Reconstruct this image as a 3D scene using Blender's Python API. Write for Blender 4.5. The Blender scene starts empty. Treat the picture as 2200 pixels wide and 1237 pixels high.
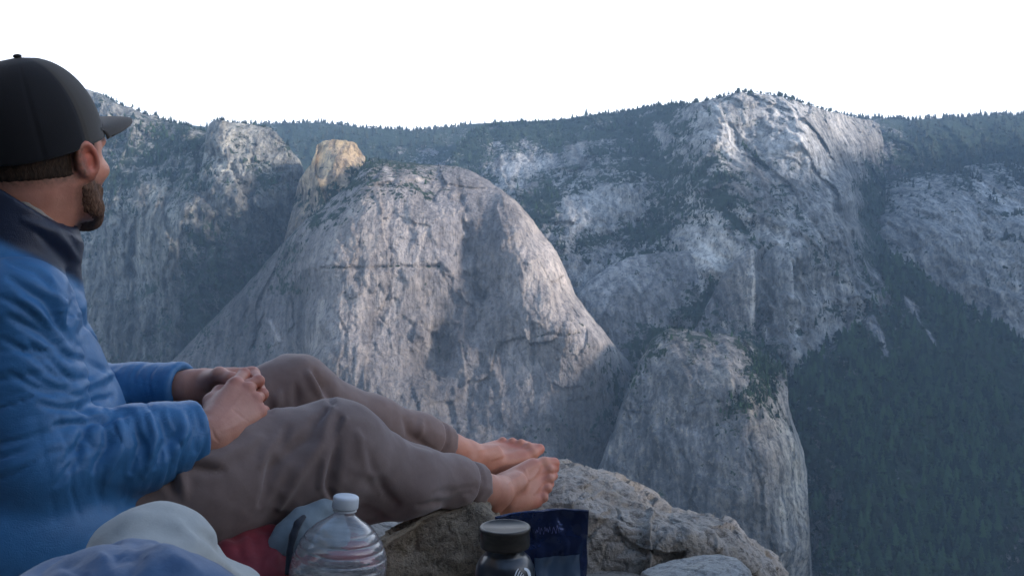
import bpy, bmesh, math, random
import numpy as np
from mathutils import Vector
R = math.radians
random.seed(7)
SC = bpy.context.scene
COL = SC.collection
DEV = 'all'

# ------------------------------------------------------------------ camera
F = 1727.0                      # focal length in pixels of the 2200 px wide photograph
CU, CV = 1100.0, 618.5
cam = bpy.data.cameras.new('camera')
cam.sensor_width = 36.0
cam.lens = 36.0 * F / 2200.0
cam.clip_start = 0.05
cam.clip_end = 30000
cam.dof.use_dof = True
cam.dof.focus_distance = 1.75
cam.dof.aperture_fstop = 20.0
camo = bpy.data.objects.new('camera', cam)
COL.objects.link(camo)
camo.location = (0, 0, 0)
camo.rotation_euler = (R(90), 0, 0)
SC.camera = camo

# ------------------------------------------------------------------ world, sun, exposure
SUN_AZ, SUN_EL = 116.0, 15.0     # degrees clockwise from the view direction (+Y); elevation
w = bpy.data.worlds.new('World'); SC.world = w
w.use_nodes = True
nt = w.node_tree
bg = nt.nodes['Background']
sky = nt.nodes.new('ShaderNodeTexSky')
sky.sky_type = 'NISHITA'
sky.sun_disc = False
sky.sun_elevation = R(SUN_EL)
sky.sun_rotation = R(SUN_AZ)
sky.altitude = 1500
sky.air_density = 1.0
sky.dust_density = 2.5
sky.ozone_density = 1.2
# a bright thin veil low in the sky, deep blue overhead
geo = nt.nodes.new('ShaderNodeTexCoord'); sep = nt.nodes.new('ShaderNodeSeparateXYZ')
nt.links.new(geo.outputs['Generated'], sep.inputs[0])
rp = nt.nodes.new('ShaderNodeValToRGB')
rp.color_ramp.elements[0].position = 0.30; rp.color_ramp.elements[0].color = (1, 1, 1, 1)
rp.color_ramp.elements[1].position = 0.62; rp.color_ramp.elements[1].color = (0, 0, 0, 1)
nt.links.new(sep.outputs[2], rp.inputs[0])
mx = nt.nodes.new('ShaderNodeMix'); mx.data_type = 'RGBA'
nt.links.new(rp.outputs[0], mx.inputs[0]); nt.links.new(sky.outputs[0], mx.inputs[6])
mx.inputs[7].default_value = (5.4, 5.7, 6.3, 1)
nt.links.new(mx.outputs[2], bg.inputs[0])
bg.inputs[1].default_value = 0.13
sd = bpy.data.lights.new('sun', 'SUN')
sd.energy = 3.0
sd.angle = R(8)
sd.color = (1.0, 0.83, 0.73)
so = bpy.data.objects.new('sun', sd); COL.objects.link(so)
_s = Vector((math.sin(R(SUN_AZ)) * math.cos(R(SUN_EL)), math.cos(R(SUN_AZ)) * math.cos(R(SUN_EL)), math.sin(R(SUN_EL))))
so.rotation_euler = _s.to_track_quat('Z', 'Y').to_euler()
SC.view_settings.view_transform = 'Standard'
SC.view_settings.look = 'None'
SC.view_settings.exposure = 1.68
SC.view_settings.gamma = 1.0
SC.view_settings.use_curve_mapping = False

# ------------------------------------------------------------------ helpers
def P(u, v, d):
    return np.array([(u - CU) / F * d, d, (CV - v) / F * d])

def tag(o, label=None, cat=None, group=None, kind=None):
    if label: o['label'] = label
    if cat: o['category'] = cat
    if group: o['group'] = group
    if kind: o['kind'] = kind
    return o

def mesh_obj(name, V, faces, mat=None, parent=None, smooth=True, attrs=None):
    """V (n,3) array, faces = (m,4) or (m,3) array or list of such arrays"""
    if not isinstance(faces, list): faces = [faces]
    me = bpy.data.meshes.new(name)
    V = np.asarray(V, dtype=np.float32)
    me.vertices.add(len(V)); me.vertices.foreach_set('co', V.ravel())
    loops = np.concatenate([np.asarray(f, dtype=np.int32).ravel() for f in faces])
    sizes = np.concatenate([np.full(len(f), np.asarray(f).shape[1], dtype=np.int32) for f in faces])
    starts = np.concatenate([[0], np.cumsum(sizes)[:-1]]).astype(np.int32)
    me.loops.add(len(loops)); me.loops.foreach_set('vertex_index', loops)
    me.polygons.add(len(sizes)); me.polygons.foreach_set('loop_start', starts)
    me.polygons.foreach_set('loop_total', sizes)
    me.update(calc_edges=True); me.validate()
    if smooth: me.polygons.foreach_set('use_smooth', np.ones(len(me.polygons), dtype=bool))
    for k, a in (attrs or {}).items():
        at = me.attributes.new(k, 'FLOAT', 'POINT')
        at.data.foreach_set('value', np.asarray(a, dtype=np.float32))
    if mat: me.materials.append(mat)
    o = bpy.data.objects.new(name, me); COL.objects.link(o)
    if parent: o.parent = parent
    return o

# gradient noise, vectorised
_rng = np.random.RandomState(11)
_perm = np.concatenate([_rng.permutation(256)] * 3).astype(np.int32)
_grad = _rng.normal(size=(256, 3)); _grad /= np.linalg.norm(_grad, axis=1)[:, None]
def noise(x, y, z):
    x, y, z = np.broadcast_arrays(np.asarray(x, float), np.asarray(y, float), np.asarray(z, float))
    xi, yi, zi = np.floor(x).astype(np.int64), np.floor(y).astype(np.int64), np.floor(z).astype(np.int64)
    xf, yf, zf = x - xi, y - yi, z - zi
    f = lambda t: t * t * t * (t * (t * 6 - 15) + 10)
    u, v, ww = f(xf), f(yf), f(zf)
    xi &= 255; yi &= 255; zi &= 255
    def g(a, b, c):
        h = _perm[_perm[_perm[xi + a] + yi + b] + zi + c]
        gr = _grad[h]
        return gr[..., 0] * (xf - a) + gr[..., 1] * (yf - b) + gr[..., 2] * (zf - c)
    l = lambda a, b, t: a + (b - a) * t
    return l(l(l(g(0,0,0), g(1,0,0), u), l(g(0,1,0), g(1,1,0), u), v),
             l(l(g(0,0,1), g(1,0,1), u), l(g(0,1,1), g(1,1,1), u), v), ww) * 1.6
def fbm(x, y, z, o=4, lac=2.03, gain=0.5):
    s, a = 0, 1.0
    for i in range(o):
        s = s + a * noise(x, y, z); x, y, z = x * lac + 17.3, y * lac + 5.1, z * lac + 9.7; a *= gain
    return s
def ridged(x, y, z, o=3):
    s, a = 0, 1.0
    for i in range(o):
        s = s + a * (1 - np.abs(noise(x, y, z)) * 2); x, y, z = x * 2.03 + 3.1, y * 2.03 + 7.7, z * 2.03 + 1.9; a *= 0.5
    return s

def _h(i, j, k=0):
    return _perm[_perm[_perm[i & 255] + (j & 255)] + (k & 255)]
def facets(x, y, seed):
    """broken rock: every jittered cell is a flat facet with its own tilt; returns height and a value per cell"""
    xi, yi = np.floor(x).astype(np.int64), np.floor(y).astype(np.int64)
    best = np.full(x.shape, 1e9); hgt = np.zeros(x.shape); val = np.zeros(x.shape)
    for a in (-1, 0, 1):
        for b in (-1, 0, 1):
            h = _h(xi + a, yi + b, seed)
            cx, cy = xi + a + .5 + .9 * (_grad[h, 0] * .5), yi + b + .5 + .9 * (_grad[h, 1] * .5)
            d = np.abs(x - cx) ** 1.6 + np.abs(y - cy) ** 1.6
            g = _grad[(h * 7 + 13) & 255]; m = d < best
            best = np.where(m, d, best); hgt = np.where(m, g[..., 0] * (x - cx) + g[..., 1] * (y - cy) + .35 * g[..., 2], hgt); val = np.where(m, g[..., 2], val)
    return hgt, val
def facets3(P_, seed):
    I = np.floor(P_).astype(np.int64); best = np.full(len(P_), 1e9); hgt = np.zeros(len(P_))
    for a in (-1, 0, 1):
        for b in (-1, 0, 1):
            for c in (-1, 0, 1):
                h = _h(I[:, 0] + a + seed, I[:, 1] + b, I[:, 2] + c)
                C = I + (a, b, c) + .5 + .45 * _grad[h]; q = P_ - C; d = (q ** 2).sum(1); m = d < best
                best = np.where(m, d, best); g = _grad[(h * 7 + 13) & 255]; hgt = np.where(m, (g * q).sum(1) + .25 * g[:, 0], hgt)
    return hgt
def rbf(ctrl, lin=True):
    c = np.array(ctrl, float); n = len(c)
    X = c[:, :2] / 1000.0
    D = np.linalg.norm(X[:, None] - X[None], axis=2)
    A = np.zeros((n + 1, n + 1)); A[:n, :n] = D; A[:n, n] = 1; A[n, :n] = 1
    y = np.zeros(n + 1); y[:n] = c[:, 2]
    wgt = np.linalg.lstsq(A, y, rcond=None)[0]
    def f(u, v):
        u = np.asarray(u, float) / 1000; v = np.asarray(v, float) / 1000
        s = np.full(np.broadcast(u, v).shape, wgt[n])
        for i in range(n):
            s = s + wgt[i] * np.hypot(u - X[i, 0], v - X[i, 1])
        return s
    return f

# ------------------------------------------------------------------ materials
def new_mat(name):
    m = bpy.data.materials.new(name); m.use_nodes = True
    return m, m.node_tree, m.node_tree.nodes['Principled BSDF']
class NB:
    """tiny node-graph helper"""
    def __init__(s, nt): s.nt = nt
    def n(s, t, **k):
        x = s.nt.nodes.new(t)
        for a, b in k.items(): setattr(x, a, b)
        return x
    def put(s, sock, v):
        if hasattr(v, 'is_linked'): s.nt.links.new(v, sock)
        elif isinstance(v, (tuple, list)) and len(v) == 3 and sock.type == 'RGBA': sock.default_value = (*v, 1)
        else: sock.default_value = v
    def coord(s, scale=(1, 1, 1), kind='Object'):
        tc = s.n('ShaderNodeTexCoord'); mp = s.n('ShaderNodeMapping')
        s.nt.links.new(tc.outputs[kind], mp.inputs[0]); mp.inputs['Scale'].default_value = scale
        return mp.outputs[0]
    def noise(s, vec, scale=1, detail=4, rough=0.5, dist=0.0):
        x = s.n('ShaderNodeTexNoise'); s.nt.links.new(vec, x.inputs['Vector'])
        x.inputs['Scale'].default_value = scale; x.inputs['Detail'].default_value = detail
        x.inputs['Roughness'].default_value = rough; x.inputs['Distortion'].default_value = dist
        return x.outputs['Fac']
    def voronoi(s, vec, scale=1, feature='F1'):
        x = s.n('ShaderNodeTexVoronoi', feature=feature); s.nt.links.new(vec, x.inputs['Vector'])
        x.inputs['Scale'].default_value = scale
        return x.outputs['Distance']
    def attr(s, name):
        x = s.n('ShaderNodeAttribute', attribute_name=name); return x.outputs['Fac']
    def ramp(s, fac, stops):
        x = s.n('ShaderNodeValToRGB'); s.nt.links.new(fac, x.inputs[0])
        e = x.color_ramp.elements
        while len(e) < len(stops): e.new(0.5)
        for i, (p, c) in enumerate(stops):
            e[i].position = p; e[i].color = (*c, 1) if isinstance(c, tuple) else (c, c, c, 1)
        return x.outputs[0]
    def math(s, op, a, b=0.0, clamp=False):
        x = s.n('ShaderNodeMath', operation=op); x.use_clamp = clamp
        s.put(x.inputs[0], a); s.put(x.inputs[1], b); return x.outputs[0]
    def mix(s, fac, a, b, blend='MIX'):
        x = s.n('ShaderNodeMix', data_type='RGBA', blend_type=blend)
        s.put(x.inputs[0], fac); s.put(x.inputs[6], a); s.put(x.inputs[7], b)
        return x.outputs[2]
    def bump(s, h, strength=0.5, dist=0.01, normal=None):
        x = s.n('ShaderNodeBump'); x.inputs['Strength'].default_value = strength
        x.inputs['Distance'].default_value = dist; s.nt.links.new(h, x.inputs['Height'])
        if normal is not None: s.nt.links.new(normal, x.inputs['Normal'])
        return x.outputs[0]

# ------------------------------------------------------------------ the far side of the valley
def cliff_material(name, grey, warm, dark, vegc=(0.016, 0.028, 0.017), streak=1.0, sc=1.0):
    m, nt, bs = new_mat(name); b = NB(nt)
    wide = b.noise(b.coord((0.012 * sc, 0.012 * sc, 0.004 * sc)), 1, 5, 0.6)
    strk = b.noise(b.coord((0.085 * sc, 0.03 * sc, 0.0065 * sc)), 1, 6, 0.62, 0.35)
    fine = b.noise(b.coord((0.12 * sc, 0.12 * sc, 0.09 * sc)), 1, 6, 0.65)
    crk = b.noise(b.coord((0.045 * sc, 0.045 * sc, 0.03 * sc)), 1, 5, 0.7, 0.9)
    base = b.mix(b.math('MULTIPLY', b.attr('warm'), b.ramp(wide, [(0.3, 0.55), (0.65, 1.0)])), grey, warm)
    base = b.mix(b.math('MULTIPLY', b.ramp(strk, [(0.38, 1.0), (0.53, 0.0)]), 0.8 * streak), base, dark)
    base = b.mix(b.math('MULTIPLY', b.ramp(fine, [(0.36, 1.0), (0.47, 0.0)]), 0.75), base, dark)
    base = b.mix(b.math('MULTIPLY', b.ramp(fine, [(0.54, 0.0), (0.66, 1.0)]), 0.75), base, warm)
    base = b.mix(b.math('MULTIPLY', b.ramp(strk, [(0.55, 0.0), (0.68, 1.0)]), 0.6 * streak), base, tuple(min(.8, c * 1.25) for c in warm))
    ln = b.math('ABSOLUTE', b.math('SUBTRACT', crk, 0.5))
    base = b.mix(b.math('MULTIPLY', b.ramp(ln, [(0.0, 1.0), (0.022, 0.0)]), 0.6), base, dark)
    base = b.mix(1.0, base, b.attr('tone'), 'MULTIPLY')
    vf = b.math('ADD', b.math('MULTIPLY', b.attr('veg'), 1.0), b.math('ADD', b.math('MULTIPLY', b.math('SUBTRACT', fine, 0.5), 1.9), b.math('MULTIPLY', b.math('SUBTRACT', b.noise(b.coord((0.035 * sc, 0.035 * sc, 0.05 * sc)), 1, 5, 0.6, 0.5), 0.5), 1.5)))
    vf = b.ramp(vf, [(0.44, 0.0), (0.56, 1.0)])
    vg = b.mix(b.ramp(crk, [(0.35, 0.0), (0.7, 1.0)]), vegc, tuple(c * 2.3 for c in vegc))
    col = b.mix(vf, base, vg)
    nt.links.new(col, bs.inputs['Base Color'])
    bs.inputs['Roughness'].default_value = 0.92
    bs.inputs['Specular IOR Level'].default_value = 0.15
    h = b.math('ADD', b.math('MULTIPLY', fine, 1.0), b.math('MULTIPLY', strk, 0.8))
    nt.links.new(b.bump(h, 1.0, 16.0 / sc), bs.inputs['Normal'])
    return m

def polyline_resample(pts, step):
    p = np.array(pts, float); seg = np.hypot(*np.diff(p, axis=0).T)
    s = np.concatenate([[0], np.cumsum(seg)]); n = max(2, int(s[-1] / step))
    q = np.linspace(0, s[-1], n + 1)
    return np.interp(q, s, p[:, 0]), np.interp(q, s, p[:, 1]), q

def seg_dist(u, v, pts):
    best = np.full(u.shape, 1e9)
    for (a, b), (c, d) in zip(pts[:-1], pts[1:]):
        L = max((c - a) ** 2 + (d - b) ** 2, 1e-6)
        t = np.clip(((u - a) * (c - a) + (v - b) * (d - b)) / L, 0, 1)
        best = np.minimum(best, np.hypot(u - a - t * (c - a), v - b - t * (d - b)))
    return best

TREES = {}
def mountain(name, prof, depth, vbot, mat, veg, tone, warm, jag=2.0, roll=120, rollw=16, flute=14, rough=7,
             nr=150, step=4.0, seed=0, lines=(), back=400, rollf=None, paint=(), facet=1.0, tvar=1.0, vvar=.30, vbias=0.0, tmul=1.0):
    u, vt, q = polyline_resample(prof, step)
    vt = vt + jag * (fbm(q / 26.0, seed + 0.5, 0.5, 4))
    u = u + 0.35 * jag * noise(q / 11.0, seed + 3.5, 2.5)
    t = np.linspace(0, 1, nr) ** 1.15
    U = np.repeat(u[:, None], nr, 1)
    V = vt[:, None] + t[None] * (vbot - vt[:, None])
    U = U + 3 * fbm(U / 40, V / 40, seed + 7.7, 2) * np.minimum(1, t * 12)[None]
    D = rbf(depth)(U, V)
    X, Z = (U - CU) / F * D, (CV - V) / F * D
    wx = X + 14 * noise(X / 60, Z / 60, seed + 3.3); wz = Z + 14 * noise(X / 70, Z / 50, seed + 6.3)
    D = D + flute * (1.2 * fbm(wx / 80, Z / 500, seed + 1.3, 2) + 0.7 * fbm(wx / 22, Z / 190, seed + 4.1, 3))
    # broken ledges: tilted steps, strongest where plants find a hold
    q1 = wz / 30 + 1.5 * fbm(X / 140, Z / 200, seed + 9.1, 2) + X / 190; st = q1 - np.floor(q1)
    vg0 = np.clip(rbf(veg)(U, V), 0, 1)
    D = D - rough * (0.15 + 1.1 * np.sqrt(vg0)) * (st ** 2) * 1.1
    D = D + rough * (1.1 * fbm(wx / 24, wz / 24, seed + 2.2, 5, gain=0.62))
    # angular facets at three sizes, taller than wide
    f1, v1 = facets(wx / 70 + Z / 260, wz / 150, seed); f2, v2 = facets(wx / 26 + Z / 140, wz / 48, seed + 31); f3, v3 = facets(X / 9 + Z / 60, Z / 15, seed + 57)
    D = D + facet * (26 * f1 + 11 * f2 + 4.0 * f3)
    for pts, wd, amp in lines:          # ledges, gullies and cracks: positive pushes the rock back
        D = D + amp * np.exp(-(seg_dist(U + 2.5 * noise(X / 9, Z / 9, seed + 1.9), V + 2.5 * noise(X / 8, Z / 8, seed + 3.9), pts) / wd) ** 2) * np.clip(.55 + 1.1 * noise(X / 22, Z / 22, seed + 5.9), 0, 1.2)
    D = D + roll * (np.interp(U, [r_[0] for r_ in rollf], [r_[1] for r_ in rollf]) if rollf else 1.0) * np.exp(-(V - vt[:, None]) / rollw)
    att = {'veg': np.clip(vg0 + vvar * (.9 * fbm(wx / 55, wz / 34, seed + 12.5, 3) + .4 * v2) * np.clip(4 * vg0, 0, 1) + vbias, 0, 1), 'tone': tmul * np.clip(rbf(tone)(U, V), 0.2, 2) * (1 + tvar * (0.12 * fbm(wx / 30, Z / 160, seed + 6.6, 3) + .26 * v1 + .20 * v2 + .16 * v3)), 'warm': np.clip(rbf(warm)(U, V), 0, 1)}
    for pts, wd, key, amt in paint:     # lit edges and shade painted into the rock colour, also pale patches, planted cracks
        g = np.exp(-(seg_dist(U, V, pts) / wd) ** 2); att[key] = np.clip(att[key] + amt * g * (0.55 + 0.9 * (0.5 + noise(X / 9, Z / 30, seed + 2.9))), 0, 2)
    Pt = np.stack([(U - CU) / F * D, D, (CV - V) / F * D], -1)
    # the back of the mountain, falling away behind the crest
    bk = []
    for k, (dy, dz) in enumerate(((back * 0.25, -10), (back, -140), (back * 1.3, -900))):
        b_ = Pt[:, 0].copy(); b_[:, 1] += dy; b_[:, 0] *= (b_[:, 1] / Pt[:, 0, 1]); b_[:, 2] += dz; bk.append(b_)
    full = np.concatenate([np.stack(bk[::-1], 1), Pt], 1)
    for k in att: att[k] = np.concatenate([np.repeat(att[k][:, :1], 3, 1), att[k]], 1)
    nc, nrr = full.shape[:2]
    idx = np.arange(nc * nrr).reshape(nc, nrr)
    Fq = np.stack([idx[:-1, :-1], idx[:-1, 1:], idx[1:, 1:], idx[1:, :-1]], -1).reshape(-1, 4)
    o = mesh_obj(name, full.reshape(-1, 3), Fq, mat, attrs={k: a.ravel() for k, a in att.items()})
    tag(o, kind='structure')
    if name not in TREES: TREES[name] = (Pt, att['veg'][:, 3:], U, V)
    return o

# --- trees: a few conifer shapes as bare arrays, scattered into woods
def conifer(seed, tiers=5, seg=7):
    rg = np.random.RandomState(seed); V, T = [], []
    def ring(z, r, jit):
        a0 = rg.rand() * 6.28
        return [(r * (1 + jit * (rg.rand() - .5)) * math.cos(a0 + 6.2832 * k / seg), r * (1 + jit * (rg.rand() - .5)) * math.sin(a0 + 6.2832 * k / seg), z + 0.05 * jit * (rg.rand() - .5)) for k in range(seg)]
    for k in range(tiers):
        f = k / tiers
        z0 = 0.10 + 0.86 * f; z1 = min(1.0, z0 + 0.34 * (1 - 0.35 * f)); r = 0.21 * (1 - f) ** 0.8 + 0.025
        off = (rg.rand(2) - .5) * 0.03
        b = len(V); V += [(x + off[0], y + off[1], z) for x, y, z in ring(z0, r, 0.7)]; V.append((off[0], off[1], z1))
        for s in range(seg): T.append((b + s, b + (s + 1) % seg, b + seg))
    b = len(V)      # trunk
    for z, r in ((-0.06, 0.022), (0.2, 0.016)):
        V += [(r * math.cos(2.1 * k), r * math.sin(2.1 * k), z) for k in range(3)]
    for s in range(3):
        T.append((b + s, b + (s + 1) % 3, b + 3 + s)); T.append((b + (s + 1) % 3, b + 3 + (s + 1) % 3, b + 3 + s))
    return np.array(V), np.array(T)
def round_tree(seed):
    rg = np.random.RandomState(seed); V, T = [], []
    for k in range(9):
        c = np.array([(rg.rand() - .5) * .5, (rg.rand() - .5) * .5, .35 + rg.rand() * .5]); r = .13 + .12 * rg.rand(); b = len(V)
        pts = np.array([(1,0,0),(-1,0,0),(0,1,0),(0,-1,0),(0,0,1),(0,0,-1)]) * r * (0.7 + .6 * rg.rand(6, 1)) + c
        V += list(map(tuple, pts))
        T += [(b+i, b+j, b+k2) for i, j, k2 in ((0,2,4),(2,1,4),(1,3,4),(3,0,4),(2,0,5),(1,2,5),(3,1,5),(0,3,5))]
    b = len(V)
    for z, r in ((-0.06, 0.03), (0.5, 0.02)):
        V += [(r * math.cos(2.1 * k), r * math.sin(2.1 * k), z) for k in range(3)]
    for s in range(3):
        T.append((b + s, b + (s + 1) % 3, b + 3 + s)); T.append((b + (s + 1) % 3, b + 3 + (s + 1) % 3, b + 3 + s))
    return np.array(V), np.array(T)
KINDS_ = [conifer(s, 4 + s % 3, 6) for s in range(6)] + [round_tree(20), round_tree(21)]

def leaf_material(name, c0, c1):
    m, nt, bs = new_mat(name); b = NB(nt)
    a = b.noise(b.coord((0.05, 0.05, 0.05)), 1, 3, 0.6)
    rnd = b.attr('shade')
    f = b.math('ADD', b.math('MULTIPLY', a, 0.35), b.math('MULTIPLY', rnd, 0.75))
    nt.links.new(b.ramp(f, [(0.3, c0), (0.85, c1)]), bs.inputs['Base Color'])
    bs.inputs['Roughness'].default_value = 0.9; bs.inputs['Specular IOR Level'].default_value = 0.1
    return m

def wood(name, src, n, hmin, hmax, mat, label, pw=2.0, seed=1, vmin=0.2, broad=0.2, crest=()):
    Pt, veg, U, V = TREES[src]
    rg = np.random.RandomState(seed)
    w_ = np.clip((veg - vmin) / (1 - vmin), 0, 1) ** pw
    cl = 0.5 + fbm(Pt[..., 0] / 60, Pt[..., 2] / 60, seed + .5, 2)
    w_ = w_ * np.clip(cl, 0.05, 1.2)
    # area weight so that trees are even over the picture of the slope
    du = np.abs(np.gradient(U, axis=0)); dv = np.abs(np.gradient(V, axis=1)); w_ = w_ * du * dv
    w_ = w_ * ((U > -150) & (U < 2350) & (V < 1330))
    p = (w_ / w_.sum()).ravel()
    ids = rg.choice(p.size, n, p=p)
    base = Pt.reshape(-1, 3)[ids] + rg.normal(size=(n, 3)) * np.array([3, 2, 1.5])
    for u0, u1, nc in crest:
        ii = np.where((U[:, 0] > u0) & (U[:, 0] < u1))[0]; c = Pt[rg.choice(ii, nc), 0] + rg.normal(size=(nc, 3)) * np.array([3, 4, .8]) - (0, 3, 2.5)
        base = np.concatenate([base, c])
    n0_ = n; n = len(base)
    Vs, Ts, Sh, off = [], [], [], 0
    for i in range(n):
        k = rg.randint(6) if rg.rand() > broad else 6 + rg.randint(2)
        v, t = KINDS_[k]; h = hmin + (hmax - hmin) * rg.rand() ** 1.5
        if i >= n0_: h *= 0.7
        if k >= 6: h *= 0.55
        a = rg.rand() * 6.28; c, s = math.cos(a), math.sin(a)
        wd = h * (0.85 + 0.5 * rg.rand())
        q = np.stack([(v[:, 0] * c - v[:, 1] * s) * wd, (v[:, 0] * s + v[:, 1] * c) * wd, v[:, 2] * h], 1) + base[i]
        Vs.append(q); Ts.append(t + off); off += len(v); Sh.append(np.full(len(v), rg.rand()))
    o = mesh_obj(name, np.concatenate(Vs), np.concatenate(Ts), mat, smooth=False, attrs={'shade': np.concatenate(Sh)})
    return tag(o, label, 'forest', kind='stuff')

if DEV in ('all', 'env'):
    GREY, WARM, DARKR = (0.30, 0.30, 0.31), (0.46, 0.42, 0.36), (0.12, 0.12, 0.13)
    m_far = cliff_material('far_slope_rock', (0.22, 0.23, 0.245), (0.31, 0.30, 0.27), (0.075, 0.08, 0.086))
    m_left = cliff_material('left_wall_rock', (0.165, 0.18, 0.185), (0.30, 0.295, 0.245), (0.06, 0.067, 0.07))  # kept dark so the rock colour carries the left mountain's shade
    m_main = cliff_material('pale_buttress_granite', (0.255, 0.255, 0.265), (0.39, 0.362, 0.33), (0.105, 0.104, 0.112), streak=.68)
    m_right = cliff_material('right_tower_rock', (0.265, 0.28, 0.29), (0.44, 0.435, 0.40), (0.085, 0.092, 0.098))
    m_tan = cliff_material('tan_tower_rock', (0.25, 0.235, 0.215), (0.52, 0.40, 0.23), (0.12, 0.105, 0.09))
    m_low = cliff_material('lower_buttress_rock', (0.20, 0.21, 0.225), (0.42, 0.39, 0.33), (0.07, 0.075, 0.08), sc=1.3)

    # valley floor, one sheet out past the mountains
    m, nt_, bs = new_mat('valley_floor'); b = NB(nt_)
    nt_.links.new(b.ramp(b.noise(b.coord((0.01, 0.01, 0.01)), 1, 6, 0.6), [(0.35, (0.02, 0.03, 0.016)), (0.7, (0.06, 0.07, 0.04))]), bs.inputs['Base Color'])
    bs.inputs['Roughness'].default_value = 0.95
    tag(mesh_obj('ground', np.array([(-9000, -6000, -620), (9000, -6000, -620), (9000, 12000, -620), (-9000, 12000, -620)]), np.array([[0, 1, 2, 3]]), m), kind='structure')

    # far forested rim
    mountain('mountain_rim', [(-500, 170), (-200, 150), (100, 165), (330, 262), (470, 275), (540, 267), (640, 264), (700, 265), (770, 273), (880, 280), (960, 275), (1020, 265), (1100, 262), (1190, 259), (1260, 250), (1330, 240), (1400, 228), (1470, 224), (1520, 222), (1600, 225), (1750, 240), (1840, 252), (1900, 256), (1960, 258), (2020, 255), (2080, 250), (2140, 248), (2200, 250), (2450, 225), (2750, 260)],
             [(-400, 200, 2900), (600, 270, 2900), (1000, 270, 2900), (1400, 240, 2750), (1800, 250, 2600), (2200, 250, 2700), (600, 400, 2350), (1000, 380, 2300), (1300, 400, 2150), (1300, 560, 1900), (2000, 330, 2450), (2200, 340, 2450), (700, 700, 1800), (1300, 800, 1700), (2200, 800, 1900), (0, 700, 1900), (1000, 330, 2500), (2600, 600, 2100)],
             860, m_far, [(0, 300, .9), (600, 300, .95), (900, 300, .9), (1100, 300, .8), (1330, 270, .8), (1080, 360, .25), (1130, 350, .3), (900, 330, .6), (1300, 450, .25), (1250, 430, .35), (1350, 430, .3), (1200, 480, .8), (1400, 350, .7), (1250, 340, .65), (1430, 480, .75), (1300, 540, .7), (1380, 620, .1), (1280, 640, .1), (2000, 320, .95), (2200, 320, .95), (1850, 300, .4), (1450, 560, .4)],
             [(0, 300, .8), (1100, 360, 1.2), (1300, 450, 1.15), (1350, 620, .95), (2000, 320, .8)], [(0, 300, .1), (1300, 450, .3), (1080, 360, .3), (2000, 300, .1)],
             jag=2, roll=250, rollw=26, flute=20, rough=12, nr=130, seed=1, lines=[([(1210, 520), (1330, 545), (1480, 560)], 12, 40), ([(1230, 600), (1350, 500)], 14, -30)])

    # right far wall
    mountain('mountain_wall', [(1780, 420), (1830, 398), (1900, 380), (2000, 368), (2100, 352), (2200, 348), (2400, 330), (2700, 400)],
             [(1780, 420, 2200), (1900, 380, 2250), (2200, 350, 2250), (2700, 400, 2200), (1900, 480, 1980), (1880, 450, 2150), (2000, 500, 1900), (2080, 500, 1860), (2120, 500, 1930), (2200, 500, 1850), (2150, 650, 1760), (2050, 650, 1850), (2200, 700, 1700), (2600, 700, 1650), (1900, 700, 1900), (2000, 900, 1700), (2400, 900, 1600)],
             960, m_right, [(1850, 430, .75), (1900, 400, .6), (2000, 390, .5), (2150, 360, .6), (1900, 470, .2), (2000, 520, .08), (2100, 480, .25), (2150, 560, .3), (2200, 450, .35), (2180, 680, .15), (2050, 640, .15), (1880, 560, .6)],
             [(1850, 450, .8), (1950, 490, .95), (2000, 560, .8), (2130, 430, 1.2), (2120, 540, 1.05), (2150, 680, 1.2), (2050, 640, .8)], [(1900, 480, .2), (2120, 500, .3), (2150, 680, .4), (2000, 560, .0)],
             jag=3, roll=200, rollw=30, tmul=1.3, vbias=-.06, flute=14, rough=8, nr=110, seed=2)

    # left mountain with its slab-topped tower
    mountain('mountain_left', [(-500, 140), (-200, 130), (60, 150), (200, 196), (235, 210), (290, 236), (350, 256), (420, 277), (445, 283), (500, 310), (560, 360), (610, 420), (650, 520), (672, 620), (690, 720)],
             [(-400, 200, 2050), (200, 210, 1900), (350, 260, 1860), (440, 280, 1760), (470, 262, 1720), (560, 275, 1760), (640, 345, 1700), (470, 380, 1560), (560, 370, 1590), (640, 375, 1640), (300, 400, 1680), (380, 420, 1620), (300, 480, 1620), (230, 560, 1690), (280, 600, 1660), (340, 560, 1570), (420, 560, 1500), (400, 450, 1500), (520, 480, 1570), (540, 620, 1680), (600, 600, 1740), (460, 620, 1580), (640, 450, 1640), (620, 700, 1760), (430, 800, 1500), (250, 800, 1600), (0, 600, 1850), (0, 900, 1750), (650, 800, 1700)],
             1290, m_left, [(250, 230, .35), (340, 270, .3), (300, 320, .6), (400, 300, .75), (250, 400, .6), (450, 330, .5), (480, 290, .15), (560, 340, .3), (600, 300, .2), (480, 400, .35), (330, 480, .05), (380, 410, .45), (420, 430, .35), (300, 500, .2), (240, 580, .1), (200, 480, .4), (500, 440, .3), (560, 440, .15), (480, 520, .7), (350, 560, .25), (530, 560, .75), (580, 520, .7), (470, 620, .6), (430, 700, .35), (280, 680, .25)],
             [(250, 240, 1.3), (400, 300, .7), (500, 300, 1.2), (560, 340, 1.2), (330, 480, 1.35), (250, 580, 1.1), (480, 540, .55), (560, 580, .5), (420, 430, .9), (560, 430, .6), (300, 700, .65), (430, 700, .5), (640, 440, 1.2), (490, 370, 1.1)],  # gully darkened in tone to stand in for its shade
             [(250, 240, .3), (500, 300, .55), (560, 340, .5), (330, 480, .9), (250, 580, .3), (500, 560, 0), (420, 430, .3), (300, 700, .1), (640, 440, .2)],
             jag=4, roll=70, rollw=9, flute=15, rough=9, nr=150, seed=3, lines=[([(275, 470), (285, 620), (290, 800)], 14, 45), ([(545, 480), (520, 620), (400, 780)], 40, 70)])

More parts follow.
